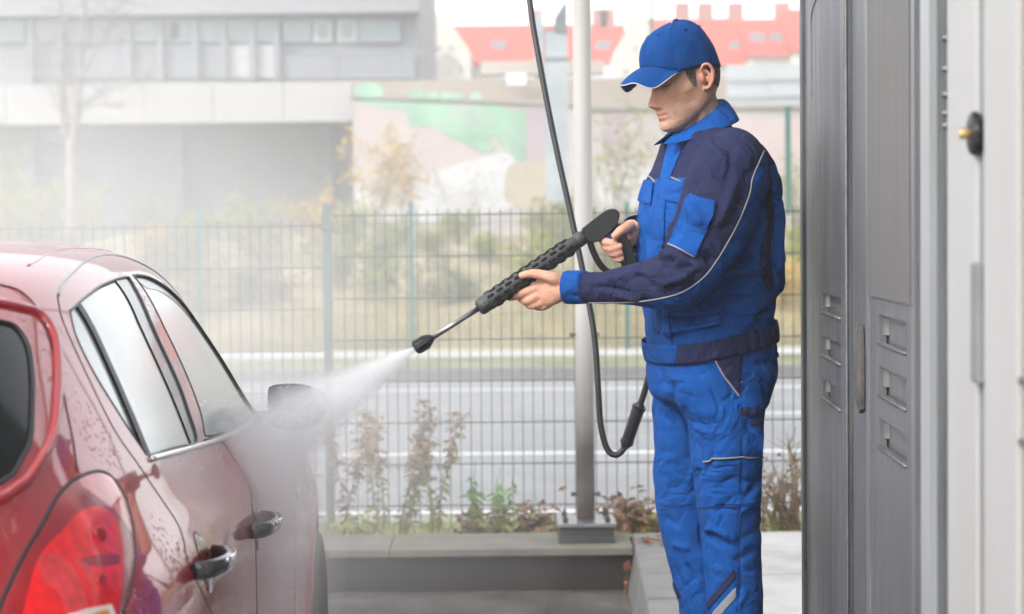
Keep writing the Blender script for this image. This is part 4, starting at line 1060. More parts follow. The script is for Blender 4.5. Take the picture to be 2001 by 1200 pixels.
def fabric(name, col, var=.16, crease=.55):
    m = mat(name, col, 0.85, var=var, scale=5, sheen=0.0, spec=0.2)
    t = m.node_tree; N = t.nodes; L = t.links; b = N['Principled BSDF']
    tc = N.new('ShaderNodeTexCoord'); n1 = N.new('ShaderNodeTexNoise'); n1.inputs['Scale'].default_value = 22; n1.inputs['Detail'].default_value = 5; L.new(tc.outputs['Object'], n1.inputs['Vector'])
    n2 = N.new('ShaderNodeTexNoise'); n2.inputs['Scale'].default_value = 900; L.new(tc.outputs['Object'], n2.inputs['Vector'])
    ad = N.new('ShaderNodeMath'); ad.operation = 'MULTIPLY_ADD'; L.new(n2.outputs['Fac'], ad.inputs[0]); ad.inputs[1].default_value = .12; L.new(n1.outputs['Fac'], ad.inputs[2])
    n3 = N.new('ShaderNodeTexNoise'); n3.inputs['Scale'].default_value = 7.5; n3.inputs['Detail'].default_value = 3; n3.inputs['Distortion'].default_value = .9; L.new(tc.outputs['Object'], n3.inputs['Vector'])
    sb = N.new('ShaderNodeMath'); sb.operation = 'SUBTRACT'; L.new(n3.outputs['Fac'], sb.inputs[0]); sb.inputs[1].default_value = .5
    ab = N.new('ShaderNodeMath'); ab.operation = 'ABSOLUTE'; L.new(sb.outputs[0], ab.inputs[0])
    sm = N.new('ShaderNodeMapRange'); sm.interpolation_type = 'SMOOTHSTEP'; sm.inputs[2].default_value = .11; L.new(ab.outputs[0], sm.inputs[0])
    a2 = N.new('ShaderNodeMath'); a2.operation = 'MULTIPLY_ADD'; L.new(sm.outputs[0], a2.inputs[0]); a2.inputs[1].default_value = crease; L.new(ad.outputs[0], a2.inputs[2])
    bp = N.new('ShaderNodeBump'); bp.inputs['Strength'].default_value = .65; bp.inputs['Distance'].default_value = .012; L.new(a2.outputs[0], bp.inputs['Height']); L.new(bp.outputs[0], b.inputs['Normal'])
    return m
m_blue = fabric('royal_blue_twill', (0.002, 0.068, 0.29))
m_stitch_shade = mat('stitch_shade_blue', (0.002, 0.045, 0.24), 0.85)  # stitched lines in darker blue, painting the small shadows of pocket edges
m_navy = fabric('navy_twill', (0.016, 0.020, 0.062))
m_pipe = mat('grey_piping', (0.24, 0.235, 0.23), 0.6)
m_refl = mat('reflective_grey_tape', (0.22, 0.23, 0.25), 0.5, var=0.1, scale=60)
m_capb = fabric('cap_cotton', (0.001, 0.050, 0.21), .08, .06)
m_capw = mat('white_piping', (0.45, 0.45, 0.48), 0.6)
m_hair = mat('short_grey_brown_hair', (0.10, 0.085, 0.07), 0.8, var=0.5, scale=180, bump=0.8, bscale=300)
m_shoe = mat('black_work_shoe', (0.02, 0.02, 0.02), 0.45, var=0.2); m_sole = mat('shoe_sole', (0.05, 0.05, 0.05), 0.8)
# skin: blush and stubble follow the anatomy through point attributes
m_skin = mat('skin', (0.63, 0.36, 0.24), 0.5, var=0.12, scale=55, bump=0.35, bscale=240, spec=0.4)
t = m_skin.node_tree; N = t.nodes; L = t.links; b = N['Principled BSDF']; src = b.inputs['Base Color'].links[0].from_socket
for nm, c_ in (('blush', (0.56, 0.18, 0.13, 1)), ('beard', (0.27, 0.19, 0.15, 1))):
    at = N.new('ShaderNodeAttribute'); at.attribute_name = nm; mx = N.new('ShaderNodeMix'); mx.data_type = 'RGBA'
    L.new(at.outputs['Fac'], mx.inputs[0]); L.new(src, mx.inputs[6]); mx.inputs[7].default_value = c_; src = mx.outputs[2]
L.new(src, b.inputs['Base Color']); b.inputs['Subsurface Weight'].default_value = .12; b.inputs['Subsurface Radius'].default_value = (.012, .005, .003); b.inputs['Subsurface Scale'].default_value = 1.0

# ---------------------------------------------------------------- head
HA, HP = R(24), R(17)
hf = np.array([-math.cos(HA)*math.cos(HP), -math.sin(HA)*math.cos(HP), -math.sin(HP)]); hl = np.array([math.sin(HA), -math.cos(HA), 0]); hu = np.cross(hf, hl)
HC = P(1335, 148, 4.97)
def HW(q): q = np.asarray(q, float).reshape(-1, 3); return HC + q[:, :1]*hf + q[:, 1:2]*hl + q[:, 2:]*hu
zk = np.array([-.127, -.122, -.112, -.100, -.088, -.076, -.062, -.048, -.034, -.020, -.006, .010, .030, .055, .080, .098, .108])
xf_ = np.array([.066, .084, .0945, .0950, .0910, .0925, .0920, .0895, .0880, .0860, .0850, .0905, .0925, .0850, .0620, .0340, .002])
xb_ = np.array([.050, .036, .016, -.006, -.030, -.052, -.066, -.076, -.084, -.089, -.092, -.093, -.092, -.084, -.064, -.036, -.004])
ys_ = np.array([.014, .030, .044, .0530, .0590, .0625, .0650, .0675, .0695, .0705, .0710, .0715, .0725, .0690, .0540, .0330, .003])
ns_ = np.array([2.0, 2.0, 2.0, 2.1, 2.2, 2.3, 2.3, 2.3, 2.3, 2.3, 2.3, 2.4, 2.4, 2.3, 2.2, 2.0, 2.0])
NZ, NA = 150, 180; Vh = []
for z in np.linspace(zk[0], zk[-1], NZ):
    a, b_, c_, n_ = (np.interp(z, zk, k) for k in (xf_, xb_, ys_, ns_))
    mid = b_+(a-b_)*.42
    for k in range(NA):
        th = 2*math.pi*k/NA; cs, sn = math.cos(th), math.sin(th)
        x = math.copysign(abs(cs)**(2/n_), cs); y = math.copysign(abs(sn)**(2/n_), sn)
        Vh.append((mid+(a-mid if x > 0 else mid-b_)*x, c_*y, z))
Vh = np.array(Vh)
def g(x, s): return np.exp(-(x/s)**2)
X, Yh, Zh = Vh[:, 0], Vh[:, 1], Vh[:, 2]; fr = np.clip((X-.03)/.04, 0, 1)
ay = np.abs(Yh)
dx = np.zeros(len(Vh))
nose_h = np.interp(Zh, [-.062, -.056, -.050, -.044, -.034, -.018, -.002, .010], [0, .012, .024, .029, .024, .013, .005, 0])
nose_w = np.interp(Zh, [-.062, -.05, -.04, -.02, 0], [.016, .0145, .0125, .0095, .009])
dx += fr*nose_h*np.exp(-(ay/nose_w)**2.4)
dx += fr*.008*g(ay-.0155, .006)*g(Zh+.052, .008)                         # wings of the nose
dx -= fr*.014*g(ay-.032, .014)*g(Zh-.000, .012)                          # eye sockets
dx += fr*.007*g(ay-.032, .011)*g(Zh+.001, .007)                          # closed, downcast lids
dx += fr*.004*g(ay-.028, .02)*g(Zh-.020, .007)                           # brow
dx += fr*.0045*g(ay-.045, .014)*g(Zh+.025, .014)                         # cheekbone
dx -= fr*.0048*g(ay-.0275-.35*np.clip(-(Zh+.05), 0, .04), .0035)*g(Zh+.062, .016)   # nose to mouth fold
dx -= fr*.0085*g(Zh+.0765, .0024)*np.exp(-(ay/.024)**4)                  # mouth line
dx += fr*.0042*g(Zh+.071, .0042)*np.exp(-(ay/.019)**4)                   # upper lip
dx += fr*.0052*g(Zh+.083, .0046)*np.exp(-(ay/.019)**4)                   # lower lip
dx -= fr*.0030*g(Zh+.092, .004)*np.exp(-(ay/.022)**2)
dx += fr*.0030*g(Zh+.110, .009)*np.exp(-(ay/.016)**2)                    # chin
dx -= fr*.0020*g(ay, .003)*g(Zh+.065, .004)                              # philtrum
Vh[:, 0] += dx
Vh[:, 1] += np.sign(Yh)*.0045*g(X-.035, .02)*g(Zh+.026, .012)            # cheekbone seen from the side
Vh[:, 1] -= np.sign(Yh)*.0040*g(X-.035, .02)*g(Zh+.060, .014)            # hollow of the cheek
Fh = [(i*NA+k, i*NA+(k+1) % NA, (i+1)*NA+(k+1) % NA, (i+1)*NA+k) for i in range(NZ-1) for k in range(NA)]+[tuple(reversed(range(NA))), tuple(range((NZ-1)*NA, NZ*NA))]
body_mb = MB(); body_mb.add(HW(Vh), Fh)
def wt(pts, r_, n=12): body_mb.tube(pts, r_, n)
for sg in (1, -1):                                                       # ears: helix, lobe, concha plate
    e = lambda x, y, z: HW((x, sg*y, z))[0]
    hel = spline([(-.004, .072, -.008), (-.008, .079, .008), (-.018, .085, .017), (-.029, .089, .012), (-.034, .090, -.004), (-.031, .088, -.019), (-.024, .084, -.032), (-.015, .078, -.041), (-.008, .073, -.039)], 5)
    wt(HW([(a, sg*b_, c) for a, b_, c in hel]), [.0042]*8+[.0046]*20+[.0052]*(len(hel)-28), 10)
    anti = spline([(-.016, .078, .006), (-.024, .083, -.004), (-.023, .082, -.018), (-.015, .077, -.026)], 5); wt(HW([(a, sg*b_, c) for a, b_, c in anti]), .0038, 8)
    wt(HW([(-.012, sg*.066, -.012), (-.019, sg*.076, -.011)]), [.019, .016], 16)
    wt(HW([(-.004, sg*.070, -.014), (-.006, sg*.0765, -.018)]), [.007, .004], 10)
# neck with its tendons, shoulders, arms, legs below the clothes
wt(spline([HW((-.030, 0, -.050))[0], P(1358, 205, 4.985), P(1374, 240, 5.0), P(1388, 280, 5.0)], 5), [.052]*5+[.055]*5+[.062]*6, 28)
wt([HW((-.028, .052, -.058))[0], P(1352, 232, 4.945), P(1338, 268, 4.95)], [.010, .012, .012], 10)
wt([HW((-.045, .042, -.062))[0], P(1372, 226, 4.945), P(1368, 262, 4.945)], [.010, .011, .012], 10)
wt([P(1388, 275, 5.0), P(1396, 330, 5.0), P(1392, 450, 5.0), P(1388, 600, 5.0), P(1395, 720, 5.0)], [.06, .10, .12, .12, .12], 24)
wt([P(1400, 310, 4.86), P(1415, 340, 4.80), P(1340, 535, 4.745), P(1230, 560, 4.82), P(1150, 561, 4.875), P(1108, 561, 4.903)], [.045, .045, .040, .030, .026, .027], 16)
wt([P(1395, 310, 5.14), P(1390, 350, 5.19), P(1345, 510, 5.23), P(1285, 480, 5.12), P(1245, 458, 5.03), P(1228, 448, 5.005)], [.045, .045, .045, .036, .029, .028], 16)
for xs, Y in (((1425, 1421, 1430, 1437), 4.888), ((1338, 1342, 1353, 1396), 5.115)):
    wt([P(xs[0], 740, Y), P(xs[1], 900, Y), P(xs[2], 1080, Y), P(xs[3], 1400, Y), P(xs[3], 1440, Y)], [.062, .052, .040, .032, .036], 16)
# left hand under the lance sleeve
def fing(pts, r_): wt(spline([P(*p) for p in pts], 4), np.interp(np.linspace(0, 1, (len(pts)-1)*4+1), np.linspace(0, 1, len(r_)), r_), 12)
def palm(pts, r1, r2, ax):
    """flattened palm between wrist and knuckles"""
    pts = [P(*p) for p in pts]; rs = []
    for (t_, a, b_), p, w1, w2 in zip(frames(pts), pts, r1, r2):
        n1 = norm(ax-t_*np.dot(ax, t_)); n2 = np.cross(t_, n1)
        rs.append([p+n1*w1*math.cos(q)+n2*w2*math.sin(q) for q in np.linspace(0, 2*math.pi, 20, endpoint=False)])
    V, Fc = loft(rings_smooth(rs, 3)); body_mb.add(V, Fc)
palm([(1120, 561, 4.895), (1100, 563, 4.905), (1080, 567, 4.915), (1060, 572, 4.928), (1044, 577, 4.935)], [.029, .031, .037, .038, .024], [.021, .021, .020, .018, .012], ZUP)
fing([(1098, 552, 4.902), (1078, 543, 4.895), (1058, 537, 4.899), (1036, 535, 4.905), (1015, 540, 4.912)], [.017, .0165, .0135, .0125, .0105, .008])
fing([(1064, 558, 4.925), (1044, 565, 4.926), (1022, 573, 4.932), (1006, 579, 4.940), (993, 582, 4.948)], [.0135, .0125, .0115, .0105, .0085])
fing([(1062, 574, 4.925), (1042, 583, 4.925), (1026, 588, 4.940), (1016, 578, 4.962), (1018, 566, 4.972)], [.0135, .0125, .0115, .0105, .0085])
fing([(1066, 586, 4.925), (1048, 595, 4.928), (1034, 596, 4.945), (1026, 584, 4.965), (1030, 572, 4.975)], [.013, .0115, .0105, .0095, .008])
fing([(1074, 592, 4.925), (1060, 600, 4.930), (1048, 599, 4.945), (1040, 590, 4.962), (1042, 580, 4.970)], [.0115, .0100, .0095, .0085, .007])
# right hand on the trigger
palm([(1246, 456, 5.035), (1236, 455, 5.02), (1226, 458, 5.02), (1214, 466, 5.025), (1204, 474, 5.03)], [.026, .029, .036, .038, .028], [.020, .021, .019, .016, .012], norm(np.array([-.35, 0, 1])))
fing([(1234, 442, 4.99), (1224, 446, 4.970), (1212, 452, 4.958), (1198, 465, 4.962)], [.016, .0145, .0125, .009])
fing([(1206, 456, 5.025), (1186, 462, 5.02), (1177, 469, 4.995), (1190, 474, 4.968), (1206, 477, 4.966)], [.0125, .012, .011, .0105, .0085])
fing([(1208, 468, 5.025), (1190, 475, 5.02), (1182, 482, 4.995), (1198, 486, 4.966), (1216, 480, 4.964)], [.0125, .012, .011, .0105, .0085])
fing([(1212, 480, 5.025), (1198, 486, 5.02), (1190, 493, 4.995), (1203, 496, 4.968), (1217, 492, 4.966)], [.0115, .011, .0105, .0095, .008])
fing([(1218, 490, 5.025), (1208, 497, 5.02), (1202, 504, 4.995), (1210, 507, 4.972), (1220, 504, 4.97)], [.0105, .010, .0095, .0085, .007])
bV, bF = remeshed(body_mb.V, body_mb.F, .0030, 3, .5)
hd_ = np.stack([(bV-HC) @ hf, (bV-HC) @ hl, (bV-HC) @ hu], 1)
# crisp crease for the mouth after remeshing
ay = np.abs(hd_[:, 1]); front = (hd_[:, 0] > .05) & (hd_[:, 2] > -.13)
blush = front*(.75*g(hd_[:, 2]+.077, .0085)*np.exp(-(ay/.021)**4)*(hd_[:, 0] > .075)+.55*g(ay, .020)*g(hd_[:, 2]+.046, .014)+.25*g(ay-.04, .02)*g(hd_[:, 2]+.035, .02))
ear = (ay > .074) & (np.abs(hd_[:, 0]+.018) < .03) & (np.abs(hd_[:, 2]+.012) < .04)
blush = np.where(ear, np.maximum(blush, .45), blush)
pxb = PXY(bV); hand = ((pxb[:, 0] < 1110) & (pxb[:, 1] > 500)) | ((pxb[:, 0] < 1235) & (pxb[:, 1] > 420) & (pxb[:, 1] < 520))
blush = np.where(hand, .18+.22*np.clip(vnoise(bV*45, 4), 0, 1), blush)
beard = .55*((hd_[:, 0] > -.02) & (hd_[:, 2] > -.14))*np.clip((-.055-hd_[:, 2])/.02, 0, 1)*np.clip((hd_[:, 2]+.135)/.01, 0, 1)*(1-np.clip(blush*1.4, 0, 1))*(.55+.45*vnoise(bV*300, 2))
beard = np.where(hand, 0, np.clip(beard, 0, 1))
person = obj('person', bV, bF, m_skin, None, smooth=True)
tag(person, 'man in blue and navy workwear and cap holding a pressure lance with both hands', 'person')
for nm, arr in (('blush', blush), ('beard', beard)):
    a = person.data.attributes.new(nm, 'FLOAT', 'POINT'); a.data.foreach_set('value', np.asarray(arr, np.float32))

# lashes and brow of the downcast eyes; their dark also paints the visor's shade
bt_ = BVHTree.FromPolygons([tuple(v) for v in bV], bF)
def face_line(name, pts, r_, off):
    for sg in (1, -1):
        q = []
        for y, z in spline(np.array(pts, float), 5):
            o0 = HW((.20, sg*y*1.0, z))[0]; h = bt_.ray_cast(Vector(o0), Vector(-hf))
            if h[0] is not None: q.append(np.array(h[0])+hf*off)
        if len(q) > 3: a, b_ = tube(np.array(q), np.interp(np.linspace(0, 1, len(q)), [0, .5, 1], [r_*.5, r_, r_*.5]), 6); obj(name, a, b_, m_hair, person, smooth=True)
face_line('eyelashes', [(.019, -.006), (.026, -.0085), (.034, -.0095), (.042, -.0075), (.047, -.004)], .0013, .0003)
face_line('eyelid_shade', [(.020, .000), (.028, .0015), (.036, .0012), (.045, -.0015)], .0007, -.0001)  # middle line of the eye: shade of the lid drawn as a dark cord
face_line('eyebrow', [(.014, .014), (.026, .0175), (.038, .017), (.047, .012)], .0026, -.0008)
# hair: cropped shell below the cap, with a sideburn
hs_ = HW(Vh); fld = []
for x, y, z in Vh:
    lim = .012 if x < -.055 else (.05 if x > .03 else 1)
    low = np.interp(x, [-.10, -.06, -.036, -.028, .004, .010, .022, .030, .04], [-.055, -.050, -.035, .012, .012, -.034, -.022, .012, .08])
    fld.append(max(low-z, z-.022-.22*x))
hp, _ = split(Vh, Fh, np.array(fld)); hq = np.array(hp[0]); hq[:, 0] *= 1.015; hq[:, 1] *= 1.03
obj('hair', HW(hq), hp[1], m_hair, person, smooth=True)

# ---------------------------------------------------------------- cap
def rim(ph):
    c_, s_ = math.cos(ph), math.sin(ph); x = (.102 if c_ > 0 else .096)*math.copysign(abs(c_)**.92, c_); y = .083*math.copysign(abs(s_)**.92, s_)
    return np.array([x-.002, y, .0206+.284*x-.015*math.exp(-((abs(ph)-1.05)/.45)**2)])
NPH = 96; top = np.array([-.020, 0, .134]); rings = []
for h in np.linspace(0, 1, 26):
    k = math.cos(h*math.pi/2)**.72; zf = math.sin(h*math.pi/2)**1.05; ring = []
    for i in range(NPH):
        ph = -math.pi+2*math.pi*i/NPH; r_ = rim(ph)
        q = np.array([top[0]*(1-k)+r_[0]*k, r_[1]*k, r_[2]+(top[2]-r_[2])*zf])
        # six panels: slight dips at the seams
        sm_ = min(abs(((ph-math.pi/6*0)/(math.pi/3)) % 1), 1-abs((ph/(math.pi/3)) % 1)); q[:2] *= 1-.010*math.exp(-(sm_/.06)**2)*min(1, 3*(1-h))
        ring.append(q)
    rings.append(HW(np.array(ring)))
V, Fc = loft(rings, cap=False); Fc.append(tuple(range(25*NPH, 26*NPH)))
cv = np.array(V)+vnormals(V, Fc)*(.0015*vnoise(np.array(V)*28, 5))[:, None]
cap_ = obj('cap', cv, Fc, m_capb, person, smooth=True); md = cap_.modifiers.new('t', 'SOLIDIFY'); md.thickness = .003; md.offset = -1
rows = []; edge = []; NS, NV = 14, 48
for j in range(NV+1):
    ps = (-1+2*j/NV); ph = ps*R(66); base = rim(ph)
    q = ps*math.pi/2; ox = .050+.116*max(math.cos(q), 0)**.75; oy = .082*math.sin(q)
    oz = .046-.36*(ox-.1)-.041*math.sin(math.pi/2*min(abs(oy)/.075, 1))**7
    if abs(ps) > .93: f = (abs(ps)-.93)/.07; ox, oy, oz = (np.array([ox, oy, oz])*(1-f)+(base+np.array([.004, 0, -.002]))*f)
    col = [base+(np.array([ox, oy, oz])-base)*s+np.array([0, 0, .004*math.sin(math.pi*s)]) for s in np.linspace(0, 1, NS)]
    rows.append(HW(np.array(col))); edge.append(rows[-1][-1])
V = np.concatenate(rows); Fc = [(j*NS+s, j*NS+s+1, (j+1)*NS+s+1, (j+1)*NS+s) for j in range(NV) for s in range(NS-1)]
vz = obj('visor', V, Fc, m_capb, cap_, smooth=True); md = vz.modifiers.new('t', 'SOLIDIFY'); md.thickness = .0035; md.offset = 0
a, b_ = tube(edge, .0019, 8); obj('visor_piping', a, b_, m_capw, cap_, smooth=True)
V, Fc = lathe([(.008, -.004), (.0085, .001), (.006, .005), (.001, .006)], 16, align(hu, HW(top)[0])); obj('cap_button', V, Fc, m_capb, cap_, smooth=True)
for i in range(6):                                                        # seam tapes and eyelets of the six panels
    ph = i*math.pi/3; kk = int(round((ph+math.pi)/(2*math.pi)*NPH)) % NPH
    a, b_ = tube([rings[h][kk] for h in range(1, 25)], .0011, 6); obj('panel_seam', a, b_, m_capb, cap_, smooth=True)
    k2 = int(round((ph+math.pi/6+math.pi)/(2*math.pi)*NPH)) % NPH; p0 = rings[15][k2]; nn = norm(p0-HW((0, 0, .04))[0])
    th_ = [p0+nn*.001+.0032*(math.cos(t_)*norm(np.cross(nn, hu))+math.sin(t_)*norm(np.cross(nn, np.cross(nn, hu)))) for t_ in np.linspace(0, 2*math.pi, 14)]
    a, b_ = tube(th_, .0011, 6); obj('eyelet', a, b_, m_capb, cap_, smooth=True)
# ---------------------------------------------------------------- jacket
jr = [(236, 1345, 1412, .05), (244, 1335, 1426, .075), (254, 1322, 1442, .115), (270, 1306, 1462, .165), (292, 1297, 1482, .193), (320, 1284, 1500, .21), (360, 1268, 1514, .215),
      (400, 1256, 1517, .205), (440, 1250, 1521, .20), (500, 1248, 1524, .196), (545, 1250, 1527, .192), (572, 1252, 1525, .19), (592, 1257, 1510, .186), (620, 1263, 1505, .182), (650, 1268, 1505, .178), (682, 1273, 1507, .174)]
def tl(py): return .030*min(max((py-540)/110, 0), 1)
rs = rings_smooth([pring(py, xf, xb, B, Y0, tl(py)+(.02 if py < 240 else 0), 2.5, 120) for py, xf, xb, B in jr], 10)
V, Fc = loft(rs[::-1])
jfold = [([(1303,628),(1345,626),(1392,630)], 7, -.010), ([(1290,606),(1350,612),(1420,604)], 9, .010), ([(1395,570),(1440,552),(1480,540)], 8, -.010), ([(1400,545),(1450,525),(1500,520)], 9, .011),
         ([(1432,490),(1460,505),(1490,523)], 7, -.010), ([(1375,600),(1420,588),(1470,584)], 7, -.009), ([(1478,622),(1500,612),(1515,604)], 7, -.010), ([(1440,612),(1480,604)], 7, .008),
         ([(1292,650),(1350,640),(1420,625)], 7, .008), ([(1275,645),(1300,665)], 7, -.007), ([(1500,330),(1512,420),(1505,500),(1510,560)], 8, -.010), ([(1516,360),(1524,450),(1522,540)], 9, .010), ([(1480,390),(1490,470),(1478,540)], 9, .009),
         ([(1470,430),(1450,490),(1420,540)], 8, -.009), ([(1262,470),(1275,540),(1270,600)], 7, .007), ([(1285,480),(1300,560),(1290,640)], 7, -.007), ([(1255,400),(1262,440),(1252,470)], 6, -.006),
         ([(1310,500),(1330,580)], 9, .006), ([(1355,600),(1345,650)], 8, -.005), ([(1430,560),(1420,640)], 9, -.005), ([(1460,640),(1470,600)], 6, .006), ([(1330,262),(1310,320),(1300,345)], 6, -.004),
         ([(1500,300),(1470,280),(1440,250)], 7, .005), ([(1420,300),(1440,260)], 8, -.005)]
jV = folds(V, Fc, [(a, b_, c_*1.55) for a, b_, c_ in jfold], .0045, (8, 8, 15), 3); jF = Fc
# navy yoke over the shoulders: cut exactly along the yoke line
px = PXY(jV); Lc = (jV-np.array([P(1390, 350, Y0)[0], Y0, 0])) @ LD; fw_ = (jV-np.array([P(1390, 350, Y0)[0], Y0, 0])) @ FD
zy = P(1300, 349, Y0)[2]; zb_ = P(1480, 318, Y0)[2]
yl = np.interp(fw_, [-.16, -.10, .0, .08, .16], [zb_, zb_-.005, zy+.01, zy-.004, zy])
(ybl, ynv) = split(jV, jF, jV[:, 2]-yl)
# blue placket strip down the front
jacket = obj('jacket', ybl[0], ybl[1], m_blue, person, smooth=True)
obj('yoke', ynv[0], ynv[1], m_navy, jacket, smooth=True)
patch('placket', jV, jF, [(1312,272),(1334,285),(1322,320),(1308,360),(1300,420),(1300,520),(1308,620),(1318,690),(1320,705),(1296,705),(1284,640),(1278,540),(1280,430),(1290,360),(1300,310)], .0012, m_blue, jacket, .003)
piping('zip_seam', jV, jF, [(1304,300),(1290,350),(1282,430),(1280,540),(1284,620),(1292,690)], .0014, m_navy, jacket)
piping('yoke_piping', jV, jF, [(1296,344),(1312,347),(1331,355)], .0022, m_pipe, jacket); piping('yoke_piping', jV, jF, [(1267,344),(1274,349),(1280,356)], .0022, m_pipe, jacket)
patch('chest_pocket_flap', jV, jF, [(1296,349),(1340,358),(1345,400),(1305,392),(1288,386)], .003, m_blue, jacket, .003, 1)
patch('chest_pocket_flap', jV, jF, [(1262,352),(1279,358),(1274,400),(1248,392)], .003, m_blue, jacket, .003, 1)
patch('back_stripe', jV, jF, [(1495,325),(1507,345),(1514,430),(1506,500),(1512,552),(1500,566),(1488,545),(1486,500),(1496,430)], .0012, m_navy, jacket, .0015)
piping('pocket_edge_shade', jV, jF, [(1288,386),(1305,392),(1345,400)], .0014, m_stitch_shade, jacket, .004)
piping('pocket_edge_shade', jV, jF, [(1248,392),(1262,397),(1274,400)], .0014, m_stitch_shade, jacket, .004)
# waistband: navy, gathered by elastic at the back
def band(py0, py1, off, nseg=240):
    rr = []
    for py in np.linspace(py0, py1, 7):
        xf, xb = np.interp(py, [640, 690], [1262, 1271]), np.interp(py, [640, 690], [1503, 1508])
        bulge = .002*math.sin(math.pi*(py-py0)/(py1-py0))
        a, c_ = P(xf, py, Y0), P(xb, py, Y0); w = abs(c_[0]-a[0])/2; B = .184
        A = math.sqrt(w*w-(B*math.sin(A0))**2)/math.cos(A0); r_ = ering((a+c_)/2, A+off+bulge, B+off+bulge, nseg, .030, 2.5)
        for k in range(nseg):
            x = (r_[k]-(a+c_)/2) @ FD
            if x < .02: r_[k] += norm(r_[k]-(a+c_)/2)*.0035*math.cos(k*2*math.pi*40/nseg)*min(1, (.02-x)/.04)
        rr.append(r_)
    return rr
rr = band(646, 684, .0005)
V, Fc = loft(rr[::-1], cap=False); V = np.array(V)
xx_ = (V-np.array([P(1390, 660, Y0)[0], Y0, 0])) @ FD
(wn, wb) = split(V, Fc, xx_-.142)
o = obj('waistband', wn[0], wn[1], m_navy, jacket, smooth=True); md = o.modifiers.new('t', 'SOLIDIFY'); md.thickness = .002; md.offset = 1
o = obj('hem_front', wb[0], wb[1], m_blue, jacket, smooth=True); md = o.modifiers.new('t', 'SOLIDIFY'); md.thickness = .002; md.offset = 1
# collar: stand, fold and pointed fall
rows = []
phs = np.linspace(R(14), R(346), 90)
for ph in phs:
    c_, s_ = math.cos(ph), math.sin(ph); tip = math.exp(-(min(ph, 2*math.pi-ph)/.45)**2)
    def pt(px_, py_, a, b2, tz, ex=0): return P(px_, py_, 5.0)+FD*(a*c_+ex*tip)+LD*b2*s_-ZUP*tz*c_
    rows.append([pt(1362, 258, .052, .056, .040), pt(1362, 238, .055, .058, .043), pt(1361, 230, .060, .063, .044), pt(1362, 227, .067, .070, .044), pt(1364, 236, .078, .084, .042, .008),
                 pt(1366, 248, .086, .098, .038, .020), pt(1368, 260, .094, .110, .033, .034)])
rows = np.array(rows); V, Fc = loft(rows, cap=False, closed=False)
o = obj('collar', V, Fc, m_blue, jacket, smooth=True); md = o.modifiers.new('t', 'SOLIDIFY'); md.thickness = .003; md.offset = 1
md = o.modifiers.new('s', 'SUBSURF'); md.levels = 1; md.render_levels = 1

# sleeves
def sleeve(pts, rad, lst, seed):
    c_ = spline([P(*p) for p in pts], 14); rad = np.interp(np.linspace(0, 1, len(c_)), np.linspace(0, 1, len(rad)), rad)
    V, Fc = tube(c_, rad, 110); return folds(V, Fc, lst, .0036, (14, 14, 14), seed), Fc
sl = [([(1262,492),(1282,486),(1303,505)], 8, .014), ([(1290,505),(1310,520),(1350,522)], 7, -.012), ([(1285,470),(1300,500),(1320,512)], 6, -.012), ([(1305,440),(1298,470)], 8, .008), ([(1225,530),(1255,545),(1275,575)], 8, -.008),
      ([(1180,545),(1215,540),(1250,522)], 8, .007), ([(1290,560),(1330,545),(1365,520)], 8, .009), ([(1345,515),(1362,545)], 7, -.010), ([(1150,560),(1200,565),(1240,580)], 7, -.006), ([(1375,490),(1395,515)], 8, -.006),
      ([(1440,340),(1420,400),(1400,450)], 10, .007), ([(1330,420),(1318,460)], 8, -.006), ([(1365,340),(1340,390)], 9, -.007), ([(1390,330),(1415,345),(1440,350)], 9, -.006), ([(1350,400),(1370,440)], 9, .006), ([(1455,380),(1430,430)], 8, -.006),
      ([(1205,575),(1260,590)], 7, .006), ([(1425,288),(1428,320),(1420,345)], 5, -.005), ([(1320,545),(1300,580)], 7, -.007)]
sV, sF = sleeve([(1420, 290, 4.90), (1428, 318, 4.835), (1420, 360, 4.79), (1402, 410, 4.765), (1382, 458, 4.75), (1358, 505, 4.742), (1325, 541, 4.745), (1280, 551, 4.78), (1230, 557, 4.82), (1180, 561, 4.858), (1145, 561.5, 4.88), (1128, 562, 4.89)],
                [.060, .088, .1, .1, .095, .088, .080, .064, .051, .043, .040, .040], sl, 11)
px = PXY(sV); line = np.array([(1493,295),(1484,315),(1470,350),(1464,382),(1440,440),(1400,510),(1368,548),(1320,576),(1240,590),(1120,591)], float)
# signed distance to the piping line (blue below/behind it)
best = np.full(len(sV), 1e9); sg_ = np.zeros(len(sV))
for i in range(len(line)-1):
    e = line[i+1]-line[i]; w = px-line[i]; t_ = np.clip((w @ e)/(e @ e), 0, 1); q = np.linalg.norm(w-t_[:, None]*e, axis=1)
    s = q < best; cr = e[0]*w[:, 1]-e[1]*w[:, 0]; sg_ = np.where(s, np.sign(cr), sg_); best = np.where(s, q, best)
N_ = vnormals(sV, sF); vd = sV-EYE; vd /= np.linalg.norm(vd, axis=1)[:, None]
fld = best*-sg_
fld = np.where((N_*vd).sum(1) > .12, np.minimum(fld, 3)*1.0, fld)
nv, bl_ = split(sV, sF, -fld) if np.median(fld[(px[:, 0] < 1330) & (px[:, 1] < 480)]) > 0 else split(sV, sF, fld)
slv = obj('sleeve', nv[0], nv[1], m_navy, jacket, smooth=True)
obj('sleeve_back_panel', bl_[0], bl_[1], m_blue, slv, smooth=True)
piping('sleeve_piping', sV, sF, [tuple(p) for p in line[:-1]]+[(1150, 591)], .0020, m_pipe, slv)
patch('sleeve_pocket', sV, sF, [(1346,380),(1400,394),(1398,412),(1360,500),(1308,480)], .0035, m_blue, slv, .003, 1)
patch('sleeve_pocket_flap', sV, sF, [(1355,384),(1398,396),(1396,420),(1378,448),(1345,438)], .0075, m_blue, slv, .003, 1)
piping('pocket_piping', sV, sF, [(1308,478),(1332,488),(1357,500)], .0030, m_pipe, slv, .003)
